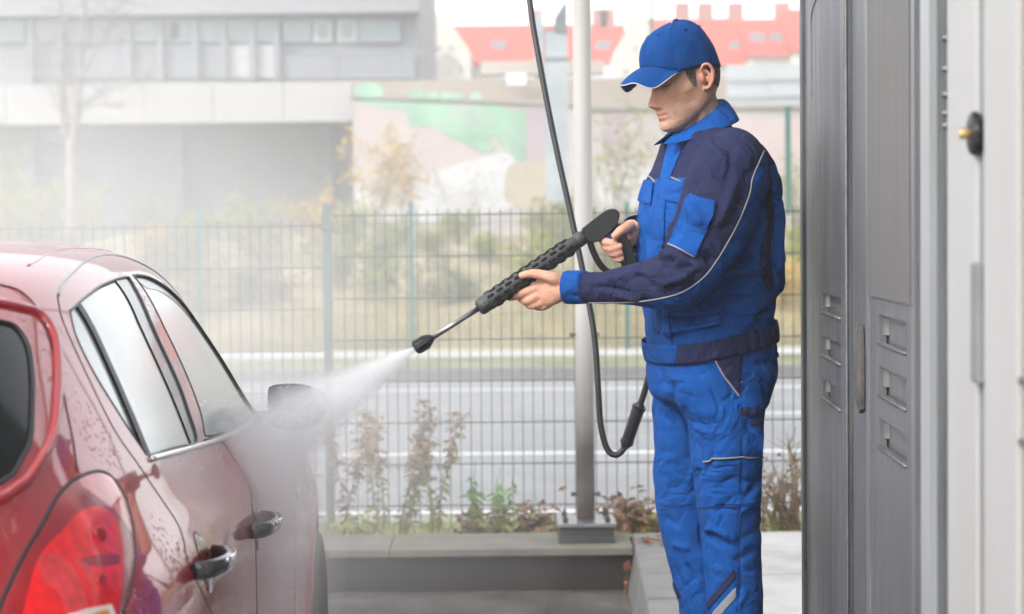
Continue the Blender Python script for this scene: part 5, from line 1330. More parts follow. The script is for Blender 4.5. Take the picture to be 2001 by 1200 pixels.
piping('pocket_edge_shade', sV, sF, [(1309,478),(1330,425),(1346,381)], .0013, m_stitch_shade, slv, .006)
for a_, b2_ in (((1355,385),(1345,437)), ((1345,438),(1378,448)), ((1378,448),(1396,420)), ((1355,384),(1398,396))):
    piping('pocket_edge_shade', sV, sF, [a_, ((a_[0]+b2_[0])/2, (a_[1]+b2_[1])/2), b2_], .0014, m_stitch_shade, slv, .010)
c_ = [P(1146, 561.5, 4.879), P(1138, 562, 4.884), P(1124, 562, 4.892), P(1108, 562, 4.901), P(1104, 562, 4.903)]
V, Fc = tube(c_, [.0405, .042, .042, .0415, .0395], 48); V2, F2 = tube([P(1104, 562, 4.903), P(1112, 562, 4.899), P(1120, 562, 4.894)], [.038, .037, .036], 48, False)
V = folds(V, Fc, [([(1112, 540), (1140, 545)], 6, .003), ([(1110, 575), (1142, 580)], 6, -.003)], .0015, (20, 20, 20), 6)
obj('cuff', V, Fc[:-1], m_blue, slv, smooth=True)
s2, f2 = sleeve([(1395, 300, 5.14), (1392, 350, 5.19), (1370, 430, 5.225), (1348, 505, 5.23), (1310, 495, 5.16), (1275, 475, 5.10), (1252, 461, 5.05), (1242, 456, 5.03)], [.07, .09, .088, .08, .066, .052, .044, .042], [], 5)
sl2 = obj('sleeve', s2, f2, m_navy, jacket, smooth=True)
V, Fc = tube([P(1256, 463, 5.058), P(1248, 459, 5.043), P(1238, 454, 5.022)], [.046, .047, .045], 40); obj('cuff', V, Fc[:-1], m_blue, sl2, smooth=True)

# ---------------------------------------------------------------- trousers
mbt = MB()
pel = [pring(py, xf, xb, B, Y0, t_, 2.5, 80) for py, xf, xb, B, t_ in ((640, 1285, 1498, .165, .03), (690, 1274, 1511, .182, .015), (740, 1271, 1509, .188, 0), (775, 1280, 1500, .165, 0), (800, 1325, 1490, .11, 0), (832, 1370, 1450, .05, 0))]
V, Fc = loft(rings_smooth(pel, 5)); mbt.add(V, Fc)
def leg(tab, Y):
    rs_ = []
    for py, xf, xb, B in tab:
        rs_.append(pring(py, xf, xb, B, Y, 0, 2.2, 64))
    V, Fc = loft(rings_smooth(rs_, 6)); mbt.add(V, Fc)
leg([(735, 1302, 1506, .0750), (770, 1315, 1504, 0.0791), (800, 1330, 1498, 0.0911), (830, 1345, 1493, 0.0911), (900, 1351, 1491, 0.0874), (960, 1357, 1489, 0.0837), (1000, 1362, 1488, 0.0818), (1080, 1372, 1487, 0.0781), (1160, 1380, 1486, 0.0744), (1250, 1384, 1486, .078), (1350, 1388, 1484, .078), (1435, 1390, 1490, 0.0763)], 4.888)
leg([(745, 1278, 1400, 0.0791), (790, 1273, 1402, 0.0893), (860, 1276, 1405, 0.0874), (920, 1279, 1404, 0.0837), (980, 1284, 1400, 0.0818), (1030, 1291, 1400, 0.0791), (1080, 1302, 1402, 0.0772), (1160, 1320, 1408, 0.0744), (1250, 1336, 1418, .078), (1350, 1346, 1430, .078), (1440, 1352, 1440, 0.0744)], 5.115)
tV, tF = remeshed(mbt.V, mbt.F, .006, 9, .5)
tf = [([(1331,799),(1340,820),(1354,845)], 8, -.012), ([(1340,825),(1375,842),(1400,850)], 8, .009), ([(1452,976),(1470,955),(1488,938)], 8, -.012), ([(1405,945),(1445,930)], 8, -.008), ([(1354,945),(1368,915)], 7, -.008),
      ([(1396,1000),(1440,968)], 8, -.009), ([(1373,1050),(1395,1052),(1420,1070)], 7, -.014), ([(1370,1035),(1400,1036),(1440,1060)], 8, .011), ([(1365,1075),(1380,1110)], 8, .007), ([(1440,1000),(1480,985)], 8, .008),
      ([(1290,760),(1320,770),(1340,800)], 9, .006), ([(1285,800),(1310,830)], 10, -.006), ([(1290,900),(1330,890)], 10, .006), ([(1300,960),(1340,945)], 9, -.007), ([(1295,1010),(1330,1030)], 9, -.007), ([(1310,1060),(1350,1075)], 9, .008),
      ([(1340,1100),(1365,1140)], 8, -.008), ([(1400,870),(1380,930)], 9, -.007), ([(1360,880),(1352,950)], 8, .007), ([(1450,800),(1470,850)], 9, -.006), ([(1480,820),(1486,900)], 8, .006), ([(1430,1100),(1470,1080)], 9, -.007), ([(1300,720),(1290,760)], 7, -.007),
      ([(1318,715),(1315,800),(1330,830)], 5, -.005), ([(1460,1150),(1440,1190)], 8, .006), ([(1420,910),(1460,900)], 8, .007), ([(1445,1020),(1447,1180)], 4, -.004), ([(1448,830),(1450,1000)], 4, -.004)]
tV = folds(tV, tF, [(a, b_*.85, c_*.62) for a, b_, c_ in tf], .0045, (8, 8, 12), 9)
trs = obj('trousers', tV, tF, m_blue, person, smooth=True)
near = lambda V: V[:, 1] < 5.02
patch('slash_pocket', tV, tF, [(1393,682),(1420,676),(1450,672),(1450,700),(1447,740),(1443,772),(1430,752),(1412,728),(1400,705)], .0012, m_navy, trs, .0015, 2, keep=near)
piping('pocket_piping', tV, tF, [(1393,688),(1400,708),(1415,735),(1432,758),(1444,774)], .0026, m_pipe, trs)
V, Fc = lathe([(.0055, 0), (.0065, .002), (.005, .003), (.003, .0015)], 14, align((.2, -.97, 0), np.array(BVHTree.FromPolygons([tuple(v) for v in tV], tF).ray_cast(Vector(EYE), Vector(norm(P(1417, 684, 5)-EYE)))[0])-np.array([0, .003, 0])))
obj('snap_button', V, Fc, m_chrome, trs, smooth=True)
patch('thigh_pocket', tV, tF, [(1378,850),(1484,847),(1486,900),(1484,985),(1384,988),(1377,900)], .002, m_blue, trs, .003, 1, keep=near)
patch('thigh_pocket_flap', tV, tF, [(1377,850),(1486,846),(1485,893),(1430,895),(1378,899)], .0075, m_blue, trs, .003, 1, keep=near)
piping('flap_piping', tV, tF, [(1378,900),(1405,896),(1440,893),(1484,896)], .0024, m_pipe, trs, .010)
piping('pocket_edge_shade', tV, tF, [(1379,903),(1382,950),(1386,986),(1430,990),(1482,986)], .0013, m_stitch_shade, trs, .004)
piping('pocket_edge_shade', tV, tF, [(1378,899),(1377,875),(1378,851),(1430,849),(1484,847)], .0013, m_stitch_shade, trs, .010)
patch('back_pocket_flap', tV, tF, [(1485,676),(1512,660),(1517,700),(1502,708),(1490,706)], .005, m_blue, trs, .003, 1, keep=near)
patch('tool_loop', tV, tF, [(1444,796),(1486,800),(1490,810),(1446,812)], .004, m_navy, trs, .004, 1, keep=near)
patch('tool_loop', tV, tF, [(1464,820),(1487,818),(1487,830),(1465,831)], .004, m_navy, trs, .004, 1, keep=near)
piping('knee_seam', tV, tF, [(1366,994),(1400,992),(1446,994)], .0014, m_navy, trs); piping('knee_seam', tV, tF, [(1287,986),(1320,990),(1352,984)], .0014, m_navy, trs)
piping('side_seam', tV, tF, [(1446,900),(1447,1000),(1444,1100),(1440,1195)], .0012, m_navy, trs)
patch('navy_stripe', tV, tF, [(1436,1108),(1438,1130),(1384,1192),(1380,1180)], .0012, m_navy, trs, .0012, 1, keep=near)
patch('reflective_stripe', tV, tF, [(1438,1146),(1438,1168),(1408,1204),(1390,1212),(1394,1196)], .0012, m_refl, trs, .0012, 1, keep=near)
patch('navy_stripe', tV, tF, [(1312,1138),(1318,1138),(1332,1168),(1326,1170)], .0012, m_navy, trs, .0012, 1)
# shoes planted on the pavement
for xx, Y in ((1438, 4.90), (1396, 5.09)):
    c_ = P(xx, 1440, Y); c_[2] = 0; rs_ = []
    for s in np.linspace(0, 1, 14):
        x = -.10+.30*s; w = .038+.012*math.sin(math.pi*min(s*1.1, 1)); hgt = np.interp(s, [0, .1, .3, .5, .75, 1], [.07, .11, .115, .085, .065, .03])
        if s in (0, 1): w *= .55
        rs_.append([c_+FD*x+LD*w*math.cos(a)*(1 if math.sin(a) < .2 else .8)+ZUP*(.022+max(hgt*math.sin(a), -.004)) for a in np.linspace(0, 2*math.pi, 24, endpoint=False)])
    V, Fc = loft(rs_); sh_ = obj('shoe', V, Fc, m_shoe, person, smooth=True)
    rs_ = [[c_+FD*(-.105+.31*s)+LD*(.042+.012*math.sin(math.pi*min(s*1.1, 1)))*(.55 if s in (0, 1) else 1)*q+ZUP*z for q, z in ((-1, .001), (1, .001), (1, .024), (-1, .024))] for s in np.linspace(0, 1, 12)]
    V, Fc = loft(rs_); obj('sole', V, Fc, m_sole, sh_)
# ================================================================== SPRAY GUN, LANCE AND HOSE
def YL(x): return 4.875+(x-815)*(.125/385)
def LP(x, y, dy=0): return P(x, y, YL(x)+dy)
gun = empty('spray_gun', LP(1160, 470), 'black trigger gun with blue trigger and perforated lance held by the man', 'spray gun')
def slab(name, pts, th, m, parent, dy=0, bev=.006, sm=3):
    """solid of rounded outline, th thick along the view"""
    q = spline(pts, sm, True) if sm > 1 else np.array(pts, float); n = len(q)
    Yc = np.mean([YL(p[0]) for p in pts])+dy; V = []
    cx, cy_ = q.mean(0)
    for k, off in ((.92, -th/2), (.98, -th/2+bev*.4), (1, -th/2+bev), (1, th/2-bev), (.98, th/2-bev*.4), (.92, th/2)):
        V += [P(cx+(x-cx)*k if k < 1 else x, cy_+(y-cy_)*k if k < 1 else y, Yc+off) for x, y in q]
    Fc = [(r_*n+i, r_*n+(i+1) % n, (r_+1)*n+(i+1) % n, (r_+1)*n+i) for r_ in range(5) for i in range(n)]+[tuple(range(n)), tuple(reversed(range(5*n, 6*n)))]
    o = obj(name, V, Fc, m, parent, smooth=True); smooth_angle(o, 40); return o
m_gun = mat('black_gun_plastic', (0.016, 0.016, 0.017), 0.36, var=0.15, scale=30, bump=0.08, bscale=300)
m_slv = mat('dark_grey_lance_sleeve', (0.050, 0.051, 0.050), 0.5, var=0.15, scale=25)
m_trig = mat('blue_trigger', (0.01, 0.19, 0.50), 0.4)
m_rod = mat('lance_rod_steel', (0.30, 0.28, 0.27), 0.3, metal=0.9, var=0.15, scale=20)
m_brs = mat('worn_brass_nut', (0.20, 0.11, 0.04), 0.5, metal=0.6, var=0.4, scale=60)
slab('gun_body', [(1136,449),(1140,444),(1160,428),(1180,413),(1192,408),(1204,409),(1211,417),(1210,428),(1204,442),(1190,457),(1174,469),(1166,473),(1150,474),(1139,464)], .046, m_gun, gun, .0, .010, 2)
slab('grip', [(1190,450),(1208,436),(1222,452),(1238,490),(1244,520),(1228,530),(1214,520),(1206,490)], .034, m_gun, gun, .006, .010)
gd = spline([LP(1152,470), LP(1157,486), LP(1165,504), LP(1176,521), LP(1192,532), LP(1215,528)], 5)
MB().tube(gd, .0085, 10).build('trigger_guard', m_gun, gun, smooth=True)
slab('trigger', [(1171,470),(1178,462),(1194,454),(1200,462),(1202,482),(1212,500),(1214,512),(1206,512),(1198,494),(1190,474),(1180,470)], .016, m_trig, gun, .0, .004)
d0, d1 = LP(1140, 463), LP(938, 601); ax = norm(d1-d0)
MB().tube([LP(1147, 459), LP(1133, 468)], .0125, 6).build('brass_nut', m_brs, gun)
MB().tube([LP(1141,462.5), LP(1136,466), LP(1128,471.5), LP(1125,473.5)], [.017, .019, .019, .017], 20).build('collar', m_slv, gun, smooth=True)
V, Fc = tube([LP(1127, 472), LP(1122, 475.5), LP(1114, 481), LP(945, 596), LP(938, 601), LP(935, 603)], [.0165, .0185, .0205, .0215, .0205, .016], 40)
ls = obj('lance_sleeve', V, Fc, m_slv, gun, smooth=True); smooth_angle(ls, 50)
# vent slots in rows along the sleeve: dark recessed inserts with a raised rim
fr_ = frames([d0, d1]); t_, na, nb = fr_[0]
m_slot = mat('slot_dark', (0.004, 0.004, 0.004), 0.7); Lg = np.linalg.norm(d1-d0)
slot_mesh = None
V, Fc = tube([(0, 0, -.0095), (0, 0, -.007), (0, 0, .007), (0, 0, .0095)], [.0018, .0040, .0040, .0018], 8); slot_mesh = mesh('vent_slot', V, Fc); slot_mesh.materials.append(m_slot)
for row in range(10):
    an = 2*math.pi*row/10
    for k in range(9):
        s = .16+.086*k+(.043 if row % 2 else 0)
        if s > .93: continue
        c_ = d0+(d1-d0)*s+(.0200+.001*s)*(math.cos(an)*na+math.sin(an)*nb)
        o = bpy.data.objects.new('vent_slot', slot_mesh); COL.objects.link(o); o.matrix_world = align(ax, c_); o.parent = ls; o.matrix_parent_inverse = Matrix.Identity(4)
for k in range(3):
    an = 2*math.pi*k/3; MB().tube([LP(943, 597.5)+.0208*(math.cos(an)*na+math.sin(an)*nb), LP(951, 592)+.0208*(math.cos(an)*na+math.sin(an)*nb)], .003, 8).build('rib', m_slv, ls)
MB().tube([LP(942, 598.5), LP(838, 664)], .0068, 16).build('lance_rod', m_rod, gun, smooth=True)
nzl = MB().tube([LP(844, 660), LP(840, 662.5), LP(836, 665), LP(820, 675), LP(812, 680), LP(810, 681.3)], [.010, .0125, .0165, .0175, .0165, .012], 20).build('nozzle', m_gun, gun, smooth=True); smooth_angle(nzl, 50)
MB().tube([LP(811, 680.6), LP(808.5, 682.2)], [.006, .0055], 12).build('nozzle_tip', m_slot, nzl)
for k in range(6):
    an = 2*math.pi*k/6; MB().tube([LP(833, 667)+.0172*(math.cos(an)*na+math.sin(an)*nb), LP(813, 679.4)+.0172*(math.cos(an)*na+math.sin(an)*nb)], .003, 6).build('grip_rib', m_gun, nzl)
# hose: comes down from above the frame, hangs in a loop and rises behind the man to the grip
m_hose = mat('black_hose_rubber', (0.02, 0.021, 0.021), 0.42, var=0.2, scale=15)
hz_ = empty('pressure_hose', P(1195, 890, 5.3), 'thin black pressure hose hanging from above and looping up behind the man', 'hose')
hp_ = spline([P(1018, -190, 5.6), P(1035, 0, 5.55), P(1056, 130, 5.5), P(1085, 280, 5.45), P(1118, 430, 5.40), P(1145, 560, 5.36), P(1162, 660, 5.33), P(1169, 760, 5.31), P(1174, 830, 5.30), P(1186, 876, 5.295), P(1202, 889, 5.29), P(1218, 878, 5.29), P(1234, 842, 5.28)], 9)
MB().tube(hp_, np.interp(np.arange(len(hp_)), [0, len(hp_)], [.0085, .0085]), 14).build('hose', m_hose, hz_, smooth=True)
V, Fc = tube([P(1220, 876, 5.29), P(1223, 868, 5.29), P(1226, 862, 5.288), P(1246, 803, 5.28), P(1250, 794, 5.278), P(1253, 788, 5.277)], [.009, .0155, .0165, .0175, .0165, .010], 18); o = obj('hose_sleeve', V, Fc, m_gun, hz_, smooth=True); smooth_angle(o, 45)
MB().tube([P(1223.5, 867, 5.29), P(1227, 859, 5.288)], .0185, 18).build('sleeve_rim', m_gun, hz_); MB().tube([P(1247, 800, 5.28), P(1250, 793, 5.278)], .0190, 18).build('sleeve_rim', m_gun, hz_)
hp2 = spline([P(1250, 795, 5.278), P(1262, 757, 5.27), P(1272, 715, 5.26), P(1280, 670, 5.25), P(1290, 600, 5.23), P(1290, 560, 5.12), P(1262, 540, 5.03), P(1236, 524, 4.99)], 8)
MB().tube(hp2, .0085, 12).build('hose_tail', m_hose, hz_, smooth=True)
# ================================================================== PLANTS
def leafmat(name, col, var=.35):
    m = mat(name, col, 0.7, var=var, scale=9, spec=0.25); b = m.node_tree.nodes['Principled BSDF']
    b.inputs['Subsurface Weight'].default_value = 0.0
    return m
m_yel = leafmat('yellow_leaf', (0.52, 0.34, 0.04)); m_ygr = leafmat('yellow_green_leaf', (0.27, 0.28, 0.05)); m_olv = leafmat('olive_leaf', (0.20, 0.205, 0.085))
m_grn = leafmat('fresh_green_leaf', (0.13, 0.26, 0.05)); m_brn = leafmat('dead_brown_leaf', (0.17, 0.10, 0.06)); m_red = leafmat('dry_red_plume', (0.29, 0.20, 0.12))
m_twig = mat('grey_twig', (0.30, 0.26, 0.22), 0.85, var=.3, scale=20); m_stem = mat('brown_stem', (0.16, 0.11, 0.06), 0.8, var=.3, scale=20); m_straw = leafmat('straw_grass', (0.42, 0.34, 0.17))
m_bark = mat('pale_bark', (0.26, 0.24, 0.22), 0.9, var=.25, scale=8)

def leaves(mb, pts, size, rs, droop=0.2, aspect=.45):
    """small pointed leaf blades: a bent four-point blade each"""
    p = np.asarray(pts, float).reshape(-1, 3); n = len(p)
    if not n: return
    L = (size*rs.uniform(.6, 1.3, n))[:, None]; a = rs.uniform(0, 2*math.pi, n); el = rs.uniform(-.7, .6, n)-droop
    d = np.stack([np.cos(a)*np.cos(el), np.sin(a)*np.cos(el), np.sin(el)], 1)
    s = np.cross(d, np.stack([rs.uniform(-1, 1, n), rs.uniform(-1, 1, n), rs.uniform(.2, 1, n)], 1)); s /= np.linalg.norm(s, axis=1)[:, None]
    u = np.cross(s, d); nn = u*L*.12; s = s*L*aspect*.5
    V = np.stack([p, p+d*L*.45+s+nn, p+d*L, p+d*L*.45-s+nn], 1).reshape(-1, 3)
    mb.add(V, [f for i in range(n) for f in ((4*i, 4*i+1, 4*i+2), (4*i, 4*i+2, 4*i+3))])
def branch(rs, base, d, L, r_, n=6, wob=.18, grav=0.0):
    pts = [np.array(base, float)]; d = norm(d)
    for i in range(n):
        d = norm(d+np.array([rs.normal()*wob, rs.normal()*wob, rs.normal()*wob*.6-grav])); pts.append(pts[-1]+d*L/n)
    return np.array(pts), np.linspace(r_, r_*.35, n+1)

def shrub(base, H, W, nst, nleaf, size, mlf, label, group, seed, name='shrub', mtw=None, cat='shrub', up=1.0, top=.15):
    rs = np.random.RandomState(seed); e = empty(name, base, label, cat, group)
    st = MB(); anchor = []
    for k in range(nst):
        a = rs.uniform(0, 2*math.pi); sp = rs.uniform(.1, 1)*W/H/up
        d = np.array([math.cos(a)*sp, math.sin(a)*sp, 1]); L = H*rs.uniform(.55, 1.02)
        p, r_ = branch(rs, np.array(base)+np.array([rs.normal()*W*.12, rs.normal()*W*.12, -.05]), d, L, .012*H**.5, 6)
        st.tube(p, r_, 4, False)
        for j in range(2, 7):
            for q in range(2):
                dd = norm(np.array([rs.normal(), rs.normal(), rs.uniform(.1, 1.2)])); p2, r2 = branch(rs, p[j], dd, H*rs.uniform(.12, .3), .005*H**.5, 3)
                st.tube(p2, r2, 3, False); anchor += [p2[1], p2[2], p2[3], p2[3]]
    st.build('stem', mtw or m_twig, e)
    an = np.array(anchor)
    if nleaf:
        idx = rs.randint(0, len(an), nleaf)
        hz_ = np.clip((an[:, 2]-base[2])/H, 0, 1); ok = rs.uniform(0, 1, nleaf) < (hz_[idx]+top)
        lf = MB(); leaves(lf, [an[i]+rs.normal(size=3)*size*.7 for i in idx[ok]], size, rs); lf.build('foliage', mlf, e)
    return e
def bank_z(y): return float(np.interp(y, [26.1, 26.8, 28.5, 31, 34, 38, 41], [-.27, -.1, .25, .6, .9, 1.1, 1.2]))
kinds = [(m_ygr, 'yellow green'), (m_olv, 'olive'), (m_yel, 'yellow leaved'), (m_twig, 'bare grey'), (m_ygr, 'pale green')]
rs0 = np.random.RandomState(5)
ORD = 'first second third fourth fifth sixth seventh eighth ninth tenth eleventh twelfth thirteenth fourteenth fifteenth'.split()
wh = ['left of the grey fence post', 'behind the lance rod', 'behind the gripping hand', 'behind the steel post', 'right behind the worker']
k = 0
for row, (Yr, ytop, n) in enumerate(((28.2, 512, 15), (30.5, 455, 14), (33.5, 415, 13), (36.5, 385, 12))):
    for i in range(n):
        x = -40+(1700)*(i+rs0.uniform(.15, .85))/n; Y = Yr+rs0.uniform(-.6, .6); b0 = P(x, 600, Y); b0[2] = bank_z(Y)
        H = P(x, ytop+rs0.uniform(-35, 30), Y)[2]-b0[2]; H = max(H, .5)
        mk, kn = kinds[rs0.choice([0, 0, 1, 1, 2, 3, 3, 4])]
        if x > 1240 and row > 1: mk, kn = kinds[[0, 4][i % 2]]
        place = 'in mist above the car' if x < 330 else wh[0] if x < 640 else wh[1] if x < 960 else wh[2] if x < 1110 else wh[3] if x < 1240 else wh[4]
        rowname = ['lowest row', 'second row', 'third row', 'top row'][row]
        shrub(b0, H, H*rs0.uniform(.5, .8), 9 if mk is not m_twig else 15, int(1150 if mk is not m_twig else 160), .095, mk if mk is not m_twig else m_brn,
              f'{kn} shrub {place}, {ORD[i]} from left in {rowname}', 'shrubs covering the bank', 100+k); k += 1
# bigger plants that stand out
def at(x, y, Y):
    p = P(x, y, Y); return p
b0 = at(738, 430, 37.5); shrub(b0, at(738, 238, 37.5)[2]-b0[2], .55, 7, 1100, .10, m_yel, 'slender yellow leaved tree in front of the graffiti, left of the pair', 'slender yellow trees', 301, 'yellow_tree', m_bark, 'tree', 1.6)
b0 = at(782, 430, 37.2); shrub(b0, at(782, 285, 37.2)[2]-b0[2], .5, 6, 900, .10, m_yel, 'shorter yellow leaved tree in front of the graffiti, right of the pair', 'slender yellow trees', 302, 'yellow_tree', m_bark, 'tree', 1.6)
b0 = at(40, 520, 28); shrub(b0, at(40, 285, 28)[2]-b0[2], 1.3, 14, 2600, .085, m_ygr, 'large leafy green bush at the left edge above the car roof', None, 303, 'leafy_bush', m_twig, 'bush', 1.0, .4)
b0 = at(1215, 430, 33); shrub(b0, at(1215, 205, 33)[2]-b0[2], .8, 10, 650, .09, m_ygr, 'sparse twiggy tree between the steel post and the worker', None, 304, 'twiggy_tree', m_twig, 'tree', 1.5)
b0 = at(1545, 440, 32); shrub(b0, at(1545, 300, 32)[2]-b0[2], .7, 8, 450, .085, m_ygr, 'pale green sapling beside the steel cabinet', None, 305, 'sapling', m_twig, 'tree', 1.3)
b0 = at(905, 430, 37); shrub(b0, at(905, 300, 37)[2]-b0[2], 1.6, 14, 200, .08, m_twig, 'bare grey shrub in front of the white graffiti', None, 306, 'bare_shrub', mat('silver_twig', (0.5, 0.49, 0.48), .8), 'shrub', 1.0)
# dry grass at the foot of the bank
gm = MB(); rs = np.random.RandomState(77)
for i in range(9000):
    x = rs.uniform(-11, 6); y = 26.2+abs(rs.normal())*2.2; z = bank_z(min(y, 40)); L = rs.uniform(.12, .42); a = rs.uniform(0, 6.28); ln = rs.uniform(.1, .5)*L
    s = np.array([math.cos(a+1.57), math.sin(a+1.57), 0])*.008; t_ = np.array([math.cos(a)*ln, math.sin(a)*ln, L]); p = np.array([x, y, z-.03])
    gm.add([p-s, p+s, p+t_], [(0, 1, 2)])
o = gm.build('dry_grass', m_straw); tag(o, 'straw coloured dry grass along the foot of the bank', 'grass', kind='stuff')
gm = MB()
for i in range(5000):
    x = rs.uniform(-4, 3.2); y = rs.uniform(8.55, 10.6); z = float(np.interp(y, [8.48, 9.2, 10.2, 10.9], [-.03, -.10, -.2, -.3])); L = rs.uniform(.02, .10); a = rs.uniform(0, 6.28); ln = rs.uniform(.2, .9)*L
    s = np.array([math.cos(a+1.57), math.sin(a+1.57), 0])*.0022; t_ = np.array([math.cos(a)*ln, math.sin(a)*ln, L]); p = np.array([x, y, z-.01])
    gm.add([p-s, p+s, p+t_], [(0, 1, 2)])
o = gm.build('verge_grass', m_ygr); tag(o, 'short patchy grass on the verge under the fence', 'grass', kind='stuff')

# bare tree in the mist
tr_ = empty('bare_tree', at(140, 420, 33), 'bare forked tree standing in the mist before the overpass', 'tree'); rs = np.random.RandomState(8)
limbs = [([(142,470),(140,380),(138,300),(148,240),(156,150),(163,60),(168,-60)], .10, .03), ([(138,300),(126,255),(118,200),(104,150),(92,95)], .05, .012), ([(148,240),(128,215),(122,140),(122,60),(116,-30)], .06, .015),
         ([(152,215),(185,190),(230,172),(290,150)], .035, .008), ([(156,150),(180,110),(212,62),(215,30),(248,5)], .035, .008), ([(148,225),(190,205),(240,212)], .022, .006), ([(160,95),(196,88),(240,80)], .02, .005), ([(118,200),(95,170),(70,120)], .02, .005)]
for i, (pp, r0, r1) in enumerate(limbs):
    q = spline([at(x, y, 33+(.25*rs.normal() if i else 0)*(j/len(pp))) for j, (x, y) in enumerate(pp)], 5); MB().tube(q, np.linspace(r0, r1, len(q)), 8).build('trunk' if i == 0 else 'limb', m_bark, tr_, smooth=True)
tw = MB()
for (pp, r0, r1) in limbs:
    for x, y in spline(pp, 6)[8:]:
        for q in range(3):
            p, r_ = branch(rs, at(x, y, 33), [rs.normal(), rs.normal()*.5, rs.uniform(0, 1.2)], rs.uniform(.3, .9), .008, 4); tw.tube(p, r_, 4, False)
o = tw.build('twigs', m_bark, tr_); o['kind'] = 'stuff'

# weeds in front of the fence
def weed(x, ytop, nst, W, label, seed, plume, mlf, mtop, leafn=26, size=.045, mst=None):
    rs = np.random.RandomState(seed); Y = 9.0+rs.uniform(-.1, .25); z0 = float(np.interp(Y, [8.48, 9.2, 10.2], [-.03, -.10, -.2]))
    b0 = P(x, 1040, Y); b0[2] = z0-.01; H = P(x, ytop, Y)[2]-z0; e = empty('weed', b0, label, 'weed', 'dry weeds along the fence')
    lf, tp = MB(), MB()
    for k in range(nst):
        d = np.array([rs.normal()*W, rs.normal()*W*.7, 1]); p, r_ = branch(rs, b0+np.array([rs.normal()*.03, rs.normal()*.03, 0]), d, H*rs.uniform(.75, 1.05), .004, 9, .07)
        MB().tube(p, r_, 5).build('stem', mst or m_stem, e)
        pp = spline(p, 4)
        leaves(lf, np.repeat(pp[int(len(pp)*.1):int(len(pp)*.78)], max(1, leafn//12), axis=0), size, rs, .5, .28)
        if plume:
            for q in pp[int(len(pp)*.55):]:
                for m_ in range(2):
                    a = rs.uniform(0, 6.28); p2, r2 = branch(rs, q, [math.cos(a), math.sin(a), .35], rs.uniform(.02, .08), .0014, 4, .15, .15); tp.tube(p2, r2, 3, False)
                    leaves(tp, [w_+rs.normal(size=3)*.004 for w_ in p2[1:] for _ in range(3)], .017, rs, .1, .6)
    lf.build('leaves', mlf, e)
    if plume: tp.build('plume', mtop, e)
    return e
weed(672, 790, 2, .06, 'withered brown weed beside the grey fence post', 401, True, m_brn, m_red, 30)
weed(742, 770, 2, .08, 'tall reddish plumed weed right of the fence post', 402, True, m_olv, m_red, 40)
weed(798, 768, 3, .10, 'widest reddish plumed weed below the lance nozzle', 403, True, m_olv, m_red, 40)
weed(856, 805, 2, .12, 'leaning plumed weed with yellowing leaves right of the widest one', 404, True, m_ygr, m_red, 40)
weed(940, 885, 3, .10, 'thin green shoot with few bright leaves', 405, False, m_grn, m_grn, 13, .06, m_grn)
weed(985, 905, 4, .10, 'pair of green leafy shoots left of the steel post', 406, False, m_grn, m_grn, 20, .05, m_grn)
def clump(x, ytop, W, label, seed, mlf, nl=260, nst=10, size=.05, name='dead_clump', mtw=None):
    Y = 8.95; z0 = -.08; b0 = P(x, 1040, Y); b0[2] = z0; H = P(x, ytop, Y)[2]-z0
    return shrub(b0, H, W, nst, nl, size, mlf, label, 'low clumps along the fence', seed, name, mtw or m_stem, 'plant', 1.0, .6)
clump(1000, 975, .16, 'low grey green clump left of the steel post', 411, m_olv, 260)
clump(1050, 955, .18, 'dead brown clump just left of the steel post', 412, m_brn, 240)
clump(930, 985, .10, 'small withered clump below the green shoot', 413, m_brn, 120)
clump(1205, 965, .14, 'withered clump at the right foot of the steel post', 414, m_brn, 220)
clump(1245, 940, .20, 'curled dead brown shrub between steel post and worker', 415, m_brn, 420, 12, .055)
clump(1275, 985, .12, 'yellow green tuft touching the trousers', 416, m_ygr, 160)
clump(1505, 890, .25, 'twiggy leafless shrub with dark stems behind the trousers', 417, m_brn, 60, 12, .04, 'twiggy_shrub', m_stem)
clump(1556, 830, .22, 'tall bare twiggy shrub beside the steel cabinet', 418, m_brn, 50, 14, .04, 'twiggy_shrub', m_stem)
clump(700, 990, .10, 'grassy green tuft at the foot of the withered weed', 419, m_ygr, 110)
# fallen leaves by the kerb corner
lf = MB(); rs = np.random.RandomState(31)
for i in range(26):
    c_ = P(rs.uniform(1255, 1300), 1066, 8.2); p = np.array([c_[0]+rs.normal()*.03, 8.25+rs.normal()*.07, .006+rs.uniform(0, .012)])
    a = rs.uniform(0, 6.28); d = np.array([math.cos(a), math.sin(a), .15])*.022; s = np.array([-math.sin(a), math.cos(a), .1])*.009
    lf.add([p-d, p+s+(0, 0, .006), p+d, p-s+(0, 0, .004)], [(0, 1, 2), (0, 2, 3)])
for i in range(16):
    z = rs.uniform(ZB, -.03); p = np.array([edge_x(8.1)-.03-(0-z)*.1, 8.06+rs.normal()*.02, z]); d = np.array([rs.normal(), rs.normal(), rs.normal()])*.012; s = np.array([rs.normal(), rs.normal(), rs.normal()])*.008
    lf.add([p-d, p+s, p+d, p-s], [(0, 1, 2), (0, 2, 3)])
o = lf.build('leaf_litter', mat('rust_leaf', (0.24, 0.09, 0.04), .7, var=.4, scale=30)); tag(o, 'rust brown fallen leaves at the kerb corner near the worker', 'leaves', kind='stuff')
